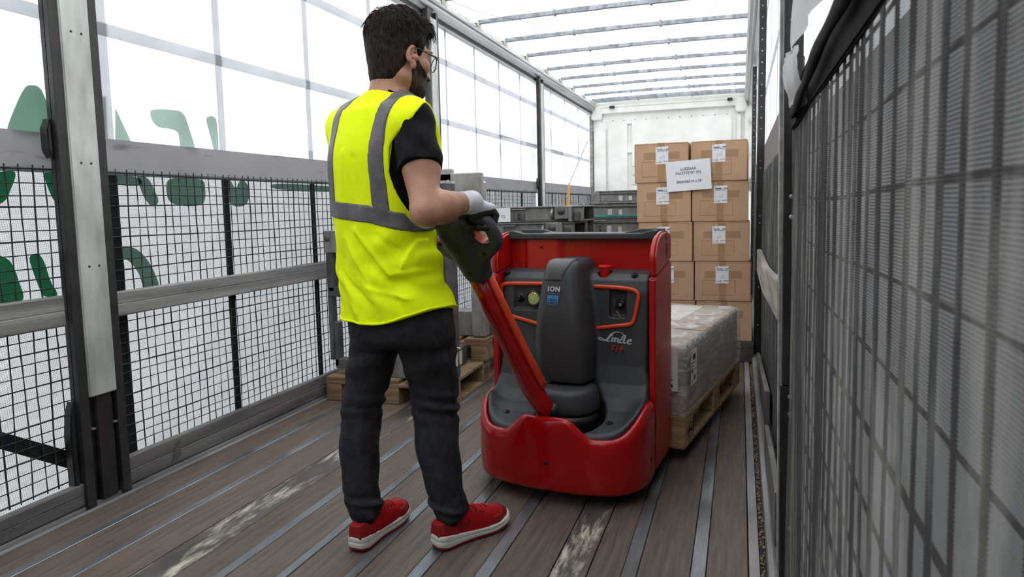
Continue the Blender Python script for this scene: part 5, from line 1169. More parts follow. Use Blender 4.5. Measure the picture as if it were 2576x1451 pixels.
# ---------------------------------------------------------------- body: one continuous surface
def head_sdf0(p):
    d = sd_ell(p, hp(0, -0.004, 0.030), AH, (0.076, 0.092, 0.096))
    d = smin(d, sd_ell(p, hp(0, 0.022, -0.040), AH, (0.066, 0.080, 0.085)), 0.03)
    d = smin(d, sd_ell(p, hp(0, 0.052, -0.098), AH, (0.040, 0.046, 0.042)), 0.03)
    for s in (1, -1):
        d = smin(d, sd_caps(p, hp(s * 0.056, 0.0, -0.078), hp(s * 0.030, 0.070, -0.108), 0.021, 0.019), 0.025)       # jaw line
        d = smin(d, sd_ell(p, hp(s * 0.044, 0.070, -0.030), AH, (0.026, 0.024, 0.022)), 0.02)                        # cheek bone
        d = smax(d, -sd_ell(p, hp(s * 0.034, 0.108, -0.002), AH, (0.018, 0.016, 0.013)), 0.014)                     # eye socket
        d = smin(d, sd_ell(p, hp(s * 0.033, 0.086, -0.003), AH, (0.013, 0.0125, 0.0125)), 0.003)                    # eyeball and lids
    d = smin(d, sd_caps(p, hp(-0.035, 0.092, 0.020), hp(0.035, 0.092, 0.020), 0.012, 0.012), 0.016)                 # brow
    d = smin(d, sd_caps(p, hp(0, 0.095, 0.004), hp(0, 0.112, -0.046), 0.008, 0.0120), 0.012)                        # nose
    for s in (1, -1): d = smin(d, sd_ell(p, hp(s * 0.012, 0.106, -0.050), AH, (0.009, 0.010, 0.008)), 0.006)
    d = smin(d, sd_ell(p, hp(0, 0.096, -0.078), AH, (0.024, 0.012, 0.008)), 0.008); d = smin(d, sd_ell(p, hp(0, 0.093, -0.091), AH, (0.021, 0.012, 0.008)), 0.008)   # lips
    return d
def ear_sdf(p, s):
    o = hp(s * 0.091, 0.010, -0.020); ang = 0.55
    N = RH * s * math.cos(ang) - FH * math.sin(ang) * 1.0; N = N / np.linalg.norm(N); Fx = FH * math.cos(ang) + RH * s * math.sin(ang); Fx = Fx / np.linalg.norm(Fx); Ux = UH * 0.97 - FH * 0.2; A = [N, Fx, Ux / np.linalg.norm(Ux)]
    d = sd_ell(p, o + UH * 0.006 - FH * 0.006, A, (0.0080, 0.0170, 0.0270)); d = smin(d, sd_ell(p, o - UH * 0.028 + FH * 0.004, A, (0.007, 0.010, 0.012)), 0.010)
    d = smax(d, -sd_ell(p, o + A[0] * 0.0085 + FH * 0.003 + UH * 0.006, A, (0.007, 0.0115, 0.020)), 0.004); d = smin(d, sd_ell(p, o + FH * 0.013 - UH * 0.004, A, (0.007, 0.005, 0.008)), 0.004)
    return smin(d, sd_caps(p, hp(s * 0.070, 0.022, -0.018), o + FH * 0.012, 0.014, 0.007), 0.006)
def body_sdf(p):
    d = zloft(p, TZ, TX, TY, [0.15, 0.158, 0.15, 0.14, 0.15, 0.155, 0.13, 0.09], [0.105, 0.108, 0.10, 0.095, 0.10, 0.10, 0.085, 0.075], RT, FT)[0]
    d = np.maximum(d, np.maximum(p[2] - 1.45, 0.72 - p[2]))
    for S_ in (SR, SL): d = smin(d, sd_caps(p, NB + (S_ - NB) * 0.1, S_, 0.055, 0.050), 0.05)
    d = smin(d, sd_caps(p, NB + np.array([0.006, 0.004, -0.02]), hp(0, -0.010, -0.080), 0.060, 0.052), 0.03)      # neck
    d = smin(d, sd_caps(p, NB + np.array([0.004, -0.012, -0.01]), hp(0, -0.034, -0.03), 0.045, 0.046), 0.03)
    d = smin(d, head_sdf0(p), 0.018)
    for s in (1, -1): d = smin(d, ear_sdf(p, s), 0.003)
    # right arm: deltoid, upper arm with biceps/triceps, forearm
    M1 = SR + (ER - SR) * 0.45
    d = smin(d, sd_caps(p, SR, M1, 0.056, 0.050), 0.03); d = smin(d, sd_caps(p, M1, ER, 0.050, 0.041), 0.03)
    d = smin(d, sd_ell(p, SR + (ER - SR) * 0.58 + FT * 0.012, None, (0.047, 0.047, 0.085)), 0.03)
    fm = ER + (WR - ER) * 0.38
    d = smin(d, sd_caps(p, ER, fm, 0.0400, 0.0440), 0.020); d = smin(d, sd_caps(p, fm, WR, 0.0445, 0.0290), 0.018)
    d = smin(d, sd_caps(p, ER + np.array([0, -0.012, -0.006]), ER + (WR - ER) * 0.3 + np.array([0, 0, -0.006]), 0.027, 0.031), 0.02)
    d = smin(d, sd_caps(p, ER + (WR - ER) * 0.15 + np.array([0.0, 0.012, 0.022]), ER + (WR - ER) * 0.6 + np.array([0, 0, 0.012]), 0.030, 0.022), 0.025)
    d = smin(d, sd_caps(p, WR, WR + (WR - ER) * 0.08, 0.026, 0.022), 0.012)
    # left arm, in front of the body
    d = smin(d, sd_caps(p, SL, EL, 0.053, 0.040), 0.03); d = smin(d, sd_caps(p, EL, WL, 0.040, 0.027), 0.02); d = smin(d, sd_caps(p, WL, WL + (WL - EL) * 0.3, 0.026, 0.02), 0.012)
    # legs and feet inside the clothes
    lz = np.where((p[2] > 0.06) & (p[2] < 0.80), 0, 0.05)
    for L in (LLEG, RLEG): d = smin(d, np.maximum(legloft(p, L, [0.036, 0.036, 0.042, 0.050, 0.050, 0.052, 0.060, 0.068, 0.075, 0.075]), np.maximum(0.125 - p[2], p[2] - 0.80)), 0.02)
    return d
def skin_mat():
    t = NT('light_skin'); n = t.noise(14, 5); n2 = t.noise(90, 3); col = t.ramp(n, stops2((158, 110, 87), (184, 134, 108)))
    hair = t.ramp(t.noise(420, 2, vec=t.co((1, 1, 0.25))), [(0.56, (0, 0, 0, 1)), (0.70, (1, 1, 1, 1))])
    col = t.mixc(t.math('MULTIPLY', hair, 0.22), col, lin((96, 66, 50)))
    return t.done(t.pbr(col, 0.48, 0, t.bump(n2, 0.08, 0.002), Subsurface_Weight=0.12, Subsurface_Radius=(0.01, 0.004, 0.002)))
M_SKIN = skin_mat()
zz = np.concatenate([np.arange(0.03, 0.9, 0.016), np.arange(0.9, 1.46, 0.0075), np.arange(1.46, 1.80, 0.0045)])
pobj('body', body_sdf, None, None, (np.arange(-1.36, -0.70, 0.0055), np.arange(1.72, 2.26, 0.0055), zz), M_SKIN)

# ---------------------------------------------------------------- hair and beard
def hair_mat(name, c1, c2):
    t = NT(name); v = t.co((1, 1, 0.28)); n = t.noise(160, 4, 0.6, vec=v, dist=0.6); col = t.ramp(n, stops2(c1, c2, 0.38, 0.68))
    return t.done(t.pbr(col, 0.62, 0, t.bump(n, 0.9, 0.006), Specular_IOR_Level=0.15))
M_HAIR = hair_mat('dark_brown_hair', (24, 18, 15), (60, 47, 40)); M_BEARD = hair_mat('dark_brown_beard', (40, 29, 23), (82, 62, 50))
def hair_line(f):   # lowest hair height (head frame) against the front-back position
    return _interp(f, [-0.14, -0.085, -0.060, -0.035, -0.014, -0.002, 0.016, 0.030, 0.038, 0.048, 0.056, 0.066, 0.085, 0.13], [-0.136, -0.132, -0.122, -0.106, -0.084, -0.052, -0.002, 0.014, -0.034, -0.038, 0.026, 0.040, 0.062, 0.075])
def hair_sdf(p):
    l, f, u = to_frame(p, HC, AH)
    sk = smin(sd_ell(p, hp(0, -0.004, 0.030), AH, (0.076, 0.092, 0.096)), sd_ell(p, hp(0, -0.020, -0.050), AH, (0.060, 0.052, 0.080)), 0.04); sk = smin(sk, sd_caps(p, NB + np.array([0.010, 0.006, 0.02]), hp(0, -0.016, -0.07), 0.051, 0.049), 0.02)
    up = np.clip((u - 0.0) / 0.11, 0, 1); th = 0.008 + 0.013 * up + 0.005 * np.clip((-f - 0.02) / 0.08, 0, 1)
    low = np.clip((u - hair_line(f)) / 0.03, 0, 1); th = th * (0.05 + 0.95 * low)
    strand = np.sin(l * 330 + 3.0 * np.sin(f * 50 + u * 40)) * np.sin(f * 240 + u * 190 + l * 60); wav = np.sin(f * 95 + l * 70) * np.sin(u * 80 + l * 50 + f * 30)
    d = smin(sk, 0.0 * sk + 1, 0.0) - th - 0.0022 * strand * (0.3 + up) - 0.0035 * wav * up
    quiff = sd_ell(p, hp(0.012, 0.072, 0.088), AH, (0.054, 0.030, 0.026)) - 0.003 * strand - 0.003 * wav; d = smin(d, quiff, 0.02)
    q2 = sd_ell(p, hp(-0.002, 0.032, 0.114), AH, (0.060, 0.062, 0.021)) - 0.003 * strand; d = smin(d, q2, 0.02)
    side = sd_ell(p, hp(0.0, 0.046, 0.034), AH, (0.083, 0.030, 0.046)); d = smin(d, np.where(np.abs(l) > 0.03, side, 1.0), 0.012)
    return smax(d, hair_line(f) - u + 0.004 * np.sin(l * 300 + f * 200), 0.006)
hl, hh = HC - 0.165, HC + 0.185
pobj('hair', hair_sdf, tuple(hl), tuple(hh), 0.0036, M_HAIR, proj=1)
def beard_sdf(p):
    l, f, u = to_frame(p, HC, AH)
    d = head_sdf0(p) - 0.0042 - 0.0012 * np.sin(l * 500 + u * 300) * np.sin(f * 420 - u * 260)
    top = np.interp(f, [0.0, 0.03, 0.045, 0.06, 0.085, 0.13], [0.02, -0.006, -0.022, -0.040, -0.052, -0.054]).astype(np.float32)
    reg = np.maximum(u - top, 0.020 + 0.16 * np.maximum(-(u + 0.01), 0) * 0.35 - f)
    mouth = sd_ell(p, hp(0, 0.104, -0.085), AH, (0.020, 0.02, 0.010)); return smax(smax(d, reg, 0.006), -mouth, 0.004)
pobj('beard', beard_sdf, tuple(HC + np.array([-0.13, -0.13, -0.17])), tuple(HC + np.array([0.14, 0.14, 0.04])), 0.0036, M_BEARD, proj=1)
# loose strands following the hair from the crown
def strands():
    b = MB(); rg = np.random.default_rng(5); crown = hp(0.0, -0.055, 0.12); N_ = 2800
    th, ph = rg.uniform(0, 2 * PI, N_), rg.uniform(-0.85, 1.5, N_)
    n = RH * (np.cos(th) * np.cos(ph))[:, None] + FH * (np.sin(th) * np.cos(ph))[:, None] + UH * np.sin(ph)[:, None]; o = hp(0, -0.012, 0.030); lo_, hi_ = np.full(N_, 0.06), np.full(N_, 0.19)
    for _ in range(13):
        m_ = (lo_ + hi_) / 2; q = o + n * m_[:, None]; ins = hair_sdf([q[:, k].astype(np.float32) for k in range(3)]) < 0; lo_, hi_ = np.where(ins, m_, lo_), np.where(ins, hi_, m_)
    Q = o + n * lo_[:, None]; Lc = np.stack([(Q - HC) @ a for a in AH], 1); hl_ = hair_line(Lc[:, 1].astype(np.float32))
    for i in range(N_):
        l_, f_, u_ = Lc[i]
        if hi_[i] > 0.185 or lo_[i] < 0.065 or u_ < hl_[i] + 0.008: continue
        q, nn = Q[i], n[i]; dr = q - crown; dr = dr - (dr @ nn) * nn; dr = dr / (np.linalg.norm(dr) + 1e-6); front = max(0.0, f_ / 0.1)
        dr = dr + 0.5 * front * (FH + RH * 0.4) + UH * (-0.5 if u_ < 0.06 else 0.05) + rg.normal(0, 0.22, 3); dr = dr - (dr @ nn) * nn; dr = dr / np.linalg.norm(dr)
        L_ = rg.uniform(0.016, 0.034) * (1.2 if u_ > 0.06 else 0.7); lift = rg.uniform(0.0, 0.006) * (1.5 if u_ > 0.08 else 0.3); P = []
        for t in (0, 0.33, 0.66, 1.0): P.append(q - nn * 0.002 + dr * L_ * t + nn * (lift * math.sin(t * 2.2) - 0.5 * (L_ * t) ** 2 / 0.11) + UH * (0.004 * t * t * front))
        b.tube(np.array(P) - PB, [0.0009, 0.0010, 0.0008, 0.0002], 3, False)
    return tag(b.build('hair_strands', M_HAIR, man, smooth=True, fixn=False), kind='stuff')
strands()
for s in (1, -1):
    b = MB(); b.tube(np.array([hp(s * 0.014, 0.107, 0.020), hp(s * 0.032, 0.105, 0.027), hp(s * 0.052, 0.090, 0.020)]) - PB, [0.003, 0.0042, 0.002], 6, True, 0.6); b.build('eyebrow', M_HAIR, man, smooth=True)
# ---------------------------------------------------------------- glasses
gl = bpy.data.objects.new('glasses', None); COL.objects.link(gl); gl.parent = man; gl.location = tuple(HC - PB); gl['label'] = 'dark-rimmed glasses'
def gp(l, f, u): return RH * l + FH * f + UH * u
M_GLF = basic('dark_glasses_frame', (26, 24, 30), (40, 36, 46), 0.25); 
t = NT('clear_lens'); g_ = t.n('ShaderNodeBsdfGlossy'); g_.inputs[1].default_value = 0.02; tr_ = t.n('ShaderNodeBsdfTransparent'); mx_ = t.n('ShaderNodeMixShader'); mx_.inputs[0].default_value = 0.07
t.t.links.new(tr_.outputs[0], mx_.inputs[1]); t.t.links.new(g_.outputs[0], mx_.inputs[2]); M_LENS = t.done(mx_.outputs[0])
for s in (1, -1):
    ring = [gp(s * (0.037 + 0.0285 * math.cos(a)), 0.119 - 0.012 * (abs(0.037 + 0.0285 * math.cos(a)) / 0.066) ** 2, -0.012 + 0.0225 * math.sin(a)) for a in np.linspace(0, 2 * PI, 25)[:-1]]
    b = MB(); R_ = ring + ring[:1]; b.tube(R_, 0.0017, 6, False); b.build('rim', M_GLF, gl, smooth=True)
    b = MB(); b.add(ring, [tuple(range(24))]); b.build('lens', M_LENS, gl)
    b = MB(); b.tube([gp(s * 0.066, 0.109, 0.000), gp(s * 0.074, 0.102, 0.002), gp(s * 0.080, 0.065, 0.006), gp(s * 0.0845, 0.028, 0.010), gp(s * 0.0835, 0.008, 0.007), gp(s * 0.082, -0.006, -0.012), gp(s * 0.080, -0.012, -0.026)], [0.0026, 0.0026, 0.0017, 0.0016, 0.0017, 0.0024, 0.0030], 8, True, 1.6); b.build('temple', M_GLF, gl, smooth=True)
b = MB(); b.tube([gp(-0.0095, 0.118, -0.006), gp(0, 0.120, -0.003), gp(0.0095, 0.118, -0.006)], 0.0016, 6); b.build('bridge', M_GLF, gl, smooth=True)

# ---------------------------------------------------------------- clothes
def cloth_mat(name, c1, c2, rough=0.75, weave=500, bump=0.25, wr=14, wrs=0.5, sheen=0.0, stretch=(1, 1, 1)):
    t = NT(name); n = t.noise(wr, 5, 0.6, vec=t.co(stretch), dist=0.8); w = t.noise(weave, 2)
    col = t.ramp(t.math('ADD', t.math('MULTIPLY', n, 0.6), t.math('MULTIPLY', w, 0.4)), stops2(c1, c2))
    h = t.math('ADD', t.math('MULTIPLY', n, wrs), t.math('MULTIPLY', w, 0.06)); kw = {}
    kw = {'Specular_IOR_Level': 0.2}
    return t.done(t.pbr(col, rough, 0, t.bump(h, bump, 0.02), **kw))
def neon_mat():
    t = NT('fluorescent_yellow_fabric'); n = t.noise(12, 5, 0.55, vec=t.co((1, 1, 0.7), (0.3, 0.5, 0.2))); w = t.noise(700, 2)
    h = t.math('ADD', t.math('MULTIPLY', n, 0.8), t.math('MULTIPLY', w, 0.03))
    b_ = t.n('ShaderNodeBsdfPrincipled'); b_.inputs['Base Color'].default_value = (0.86, 1.0, 0.0, 1); b_.inputs['Roughness'].default_value = 0.7; t.t.links.new(t.bump(h, 0.4, 0.02), b_.inputs['Normal'])
    b_.inputs['Specular IOR Level'].default_value = 0.2; return t.done(b_.outputs[0])
M_NEON = neon_mat()
M_REFL = basic('grey_reflective_tape', (92, 89, 91), (108, 105, 106), 0.42, 0.2, 30, 0.1, 300)
M_TEE = cloth_mat('black_cotton', (10, 10, 12), (16, 16, 19), 0.9, 600, 0.3)
M_JEAN = cloth_mat('black_denim', (30, 31, 34), (52, 53, 57), 0.8, 900, 0.4, 26)
def torso_loft(p, k=1.0, off=0.0):
    d, s, f = zloft(p, TZ, TX, TY, np.array([0.208, 0.205, 0.193, 0.184, 0.188, 0.192, 0.168, 0.12]) * k, np.array([0.158, 0.156, 0.142, 0.134, 0.132, 0.128, 0.108, 0.09]) * k, RT, FT, 2.2)
    return d - off, s, f
def shoulders(p, r0, r1, off=0.0):
    d = None
    for S_ in (SR, SL):
        c = sd_caps(p, NB + np.array([0, 0, -0.010]), S_ + np.array([0, 0, -0.004]) , r0, r1) - off; d = c if d is None else np.minimum(d, c)
    return d
VEST_FOLDS = [((0.02, 1.06), (0.13, 0.92), 0.006, 0.010, 1), ((0.13, 0.92), (0.185, 0.93), 0.006, 0.011, 1), ((0.185, 1.02), (0.165, 0.945), 0.005, 0.008, 1), ((0.10, 1.04), (0.175, 0.97), -0.004, 0.012, 1), ((-0.03, 1.03), (0.05, 0.90), 0.003, 0.008, 1), ((-0.10, 1.05), (-0.09, 0.80), 0.004, 0.008, 1), ((0.03, 0.99), (0.035, 0.79), 0.0028, 0.007, 1), ((-0.06, 0.93), (0.06, 0.84), 0.003, 0.007, 1), ((0.05, 0.88), (0.17, 0.85), 0.004, 0.008, 1), ((0.12, 0.90), (0.15, 0.80), -0.004, 0.010, 1), ((-0.02, 1.30), (-0.035, 1.15), 0.003, 0.012, 1), ((0.03, 1.28), (0.05, 1.14), -0.003, 0.012, 1), ((-0.07, 0.86), (-0.01, 0.80), 0.003, 0.007, 1)]
def vest_solid(p, off=0.0):
    x, y, z = p; d, s, f = torso_loft(p)
    wr = 0.0040 * np.sin(z * 34 + s * 26 + 2.0 * np.sin(s * 14)) * np.clip((1.12 - z) / 0.2, 0, 1) + 0.0035 * np.sin(s * 62 + 3 * np.sin(z * 9)) * np.clip((1.20 - z) / 0.3, 0.15, 1)
    wr = wr + 0.0045 * np.sin((z - 0.55 * s) * 60) * np.exp(-((z - 0.97) / 0.09) ** 2) * np.clip(s / 0.12, 0, 1) + 0.003 * np.sin((z + 0.8 * s) * 85) * np.exp(-((z - 0.88) / 0.06) ** 2)
    for (s0, z0), (s1, z1), am, wd, side in VEST_FOLDS:    # creases pressed into the cloth
        es, ez = s1 - s0, z1 - z0; h_ = np.clip(((s - s0) * es + (z - z0) * ez) / (es * es + ez * ez), 0, 1)
        wr = wr + am * np.exp(-((s - s0 - h_ * es) ** 2 + (z - z0 - h_ * ez) ** 2) / wd ** 2) * (f < 0.02)
    d = np.maximum(d - wr, z - 1.43); d = smin(d, shoulders(p, 0.072, 0.071), 0.06); d = smin(d, sd_caps(p, NB + np.array([0.004, 0.002, -0.02]), NB + np.array([0.014, 0.010, 0.06]), 0.079, 0.072), 0.04)
    return d - off, s, f
HEM = lambda s, f: 0.764 + 0.048 * np.clip((s - 0.05) / 0.15, 0, 1) ** 1.6 + 0.018 * np.clip((-s - 0.10) / 0.10, 0, 1)
def arm_hole(p, s, f):
    """distance into the arm opening (negative inside)"""
    z = p[2]; out = None
    for sg in (1, -1):
        thr = np.interp(z, [1.08, 1.20, 1.32, 1.40, 1.46], [0.128, 0.134, 0.146, 0.164, 0.20]).astype(np.float32) + (0.05 if sg < 0 else 0.0)
        e = np.sqrt(((f - 0.012) / 0.098) ** 2 + ((z - 1.262) / 0.178) ** 2) - 1; h = np.maximum(e * 0.10, thr - sg * s); out = h if out is None else np.minimum(out, h)
    return out
def neck_hole(p, up=0.0, w=0.0):
    l, f, u = to_frame(p, NB, [RT, FT, UT]); e = (np.sqrt(((l - 0.004) / (0.092 - w)) ** 2 + ((f - 0.030) / (0.125 - w)) ** 2) - 1) * 0.09
    return np.maximum(e, (0.034 + up - 0.62 * (f + 0.055) - u) * 0.85)
def vest_sdf(p):
    d, s, f = vest_solid(p); d = smax(d, HEM(s, f) - p[2], 0.004); d = smax(d, -arm_hole(p, s, f), 0.006); return smax(d, -neck_hole(p), 0.006)
vb = ((-1.40, 1.76, 0.745), (-0.82, 2.25, 1.53))
vest = pobj('safety_vest', vest_sdf, *vb, 0.0055, M_NEON)
def strip_sdf(region):
    def fn(p):
        d, s, f = vest_solid(p, 0.0026); d = smax(d, -arm_hole(p, s, f) + 0.012, 0.003); d = smax(d, -neck_hole(p) + 0.004, 0.003); return smax(d, region(p, s, f), 0.0015)
    return fn
band = lambda p, s, f: np.abs(p[2] - (1.116 - 0.10 * np.clip(s, -0.25, 0.25) - 0.020 * np.clip((s - 0.08) / 0.1, 0, 1))) - 0.0275
pobj('reflective_band', strip_sdf(band), (-1.40, 1.76, 0.98), (-0.82, 2.25, 1.18), 0.0048, M_REFL, vest)
for sg in (1, -1):
    ctr = (lambda z, sg=sg: np.interp(z, [1.0, 1.12, 1.25, 1.36, 1.44, 1.5], [0.120, 0.118, 0.113, 0.112, 0.118, 0.118] if sg > 0 else [0.105, 0.103, 0.1, 0.102, 0.108, 0.112]).astype(np.float32))
    pobj('reflective_strip', strip_sdf(lambda p, s, f, sg=sg: np.maximum(np.abs(sg * s - ctr(p[2])) - 0.0240, np.maximum(1.112 - 0.10 * s - p[2], 0.0 * f - 1))), (-1.40, 1.76, 1.05), (-0.82, 2.25, 1.53), 0.0048, M_REFL, vest)
# front edge of the right arm opening, seen past the sleeve
fe = [on_y(u, v, y_) for u, v, y_ in ((1046, 262, 1.955), (1068, 272, 1.975), (1086, 294, 2.0), (1096, 326, 2.02), (1101, 360, 2.03), (1104, 400, 2.03))]
b = MB(); b.tube(smooth_poly(np.array(fe) - PB, False, 5), [0.006] * 26, 6, True, 2.2); b.build('armhole_edge', M_NEON, vest, smooth=True)
# piping around the hem
hemc = []
for a in np.linspace(0, 2 * PI, 61):
    A_, B_ = 0.207, 0.158; s_, f_ = A_ * math.copysign(abs(math.cos(a)) ** (2 / 2.2), math.cos(a)), B_ * math.copysign(abs(math.sin(a)) ** (2 / 2.2), math.sin(a)); z_ = float(HEM(np.float32(s_), np.float32(f_)))
    c = np.array([np.interp(z_, TZ, TX), np.interp(z_, TZ, TY), z_]); q = c + RT * s_ + FT * f_
    for _ in range(6):
        pv = [np.array([v], np.float32) for v in q + np.array([0, 0, 0.006])]; dv = float(vest_solid(pv)[0][0]); o_ = (q - c); o_[2] = 0; o_ /= np.linalg.norm(o_); q = q - o_ * dv * 0.8
    hemc.append(q + np.array([0, 0, 0.004]))
b = MB(); b.tube(np.array(hemc) - PB, 0.0042, 6, False); b.build('hem_piping', M_NEON, vest, smooth=True)

def tee_sdf(p):
    d, s, f = torso_loft(p, 0.94, -0.004); d = np.maximum(d, np.maximum(p[2] - 1.43, 0.80 - p[2])); d = smin(d, shoulders(p, 0.060, 0.052), 0.05)
    d = smin(d, sd_ell(p, NB + np.array([0.004, 0.006, -0.012]), None, (0.076, 0.074, 0.062)), 0.02)
    d = smin(d, sd_caps(p, NB + np.array([0.005, 0.003, -0.02]), NB + np.array([0.014, 0.010, 0.06]), 0.0700, 0.0640), 0.03)
    fold = 0.0035 * np.sin(p[2] * 70 + p[0] * 60 + p[1] * 20) + 0.002 * np.sin(p[2] * 40 - p[0] * 90)
    for S_, E_, t in ((SR, ER, 0.545), (SL, EL, 0.5)):
        ax = (E_ - S_) / np.linalg.norm(E_ - S_); L_ = np.linalg.norm(E_ - S_); e = S_ + (E_ - S_) * t
        c = sd_caps(p, S_ + np.array([0, 0, 0.006]), S_ + (E_ - S_) * (t + 0.12), 0.0575, 0.072) - fold; cut = (p[0] - e[0]) * ax[0] + (p[1] - e[1]) * ax[1] + (p[2] - e[2]) * ax[2]
        d = smin(d, smax(c, cut, 0.006), 0.025)
    return smax(d, -neck_hole(p, 0.020), 0.004)
pobj('t_shirt', tee_sdf, (-1.40, 1.74, 0.90), (-0.78, 2.26, 1.53), 0.0055, M_TEE)

def jean_sdf(p):
    x, y, z = p
    hip, s, f = zloft(p, [0.60, 0.68, 0.76, 0.84, 0.92, 1.0], [-1.068, -1.066, -1.066, -1.075, -1.09, -1.10], [2.0, 2.0, 2.0, 2.0, 1.998, 1.995], [0.165, 0.178, 0.184, 0.176, 0.165, 0.15], [0.098, 0.122, 0.134, 0.128, 0.112, 0.10], RT, FT, 2.3)
    d = smax(np.maximum(hip, z - 0.98), 0.672 - z, 0.06)
    for k, (L, r) in enumerate(((LLEG, [0.044, 0.049, 0.058, 0.065, 0.067, 0.071, 0.076, 0.083, 0.092, 0.095]), (RLEG, [0.044, 0.050, 0.060, 0.070, 0.074, 0.078, 0.083, 0.090, 0.098, 0.098]))):
        lx, ly = _interp(z, *pchip(L[0], L[1])), _interp(z, *pchip(L[0], L[2])); an = np.arctan2(y - ly, x - lx)
        kn = np.exp(-((z - 0.455) / 0.055) ** 2); ank = np.exp(-((z - 0.135) / 0.05) ** 2); 
        g1 = 0.25 + 0.75 * np.clip(np.sin(an * 1.0 + 1.0 + z * 26 + k), 0, 1); g2 = 0.2 + 0.8 * np.clip(np.sin(an + 2.4 + z * 40 + 2 * k), 0, 1)
        wv = 0.0075 * kn * g1 * np.sin(z * 135 + 2.2 * np.sin(an * 1.0 + k) + k) + 0.0065 * ank * g2 * np.sin(z * 150 + 2.4 * np.sin(an + 1.5 * k)) + 0.0022 * np.sin(z * 46 + an * 1.0 + 2 * np.sin(an * 2)) + 0.003 * np.sin(z * 80 - 2 * an + k) * np.exp(-((z - 0.66) / 0.09) ** 2)
        bulge = 0.007 * np.exp(-((z - 0.135) / 0.03) ** 2)
        lg = legloft(p, L, r) - wv - bulge; lg = smax(lg, np.maximum(z - 0.82, 0.092 + 0.006 * np.sin(an + 0.5) - z), 0.006); d = smin(d, lg, 0.025)
    return d
pobj('jeans', jean_sdf, None, None, (np.arange(-1.36, -0.80, 0.006), np.arange(1.82, 2.20, 0.006), np.arange(0.05, 1.0, 0.005)), M_JEAN)
for sg, zc in ((1, 0.742), (-1, 0.742)):    # back pocket stitching
    pts = []
    for s_, z_ in ((0.035, 0.79), (0.04, 0.735), (0.085, 0.712), (0.13, 0.737), (0.135, 0.79)):
        c = np.array([np.interp(z_, TZ, [-1.066] * 8), 2.0, z_]) + RT * s_ * sg; q = c - FT * 0.2
        for _ in range(30):
            v = float(jean_sdf([np.array([w], np.float32) for w in q])[0]); q = q + FT * max(v, 0) * 0.9
        pts.append(q)
    b = MB(); b.tube(smooth_poly(np.array(pts) - PB, False, 4), 0.0016, 5); b.build('pocket_seam', M_JEAN, man, smooth=True)
pts = []
for z_ in np.linspace(0.12, 0.78, 18):     # outer side seam of the right leg
    lx, ly = np.interp(z_, RLEG[0], RLEG[1]), np.interp(z_, RLEG[0], RLEG[2]); dr_ = np.array([0.97, -0.24, 0]); q = np.array([lx, ly, z_]) + dr_ * 0.3
    for _ in range(40): v = float(jean_sdf([np.array([w], np.float32) for w in q])[0]); q = q - dr_ * max(v, 0) * 0.8
    pts.append(q)
b = MB(); b.tube(np.array(pts) - PB, 0.0016, 5); b.build('side_seam', M_JEAN, man, smooth=True)

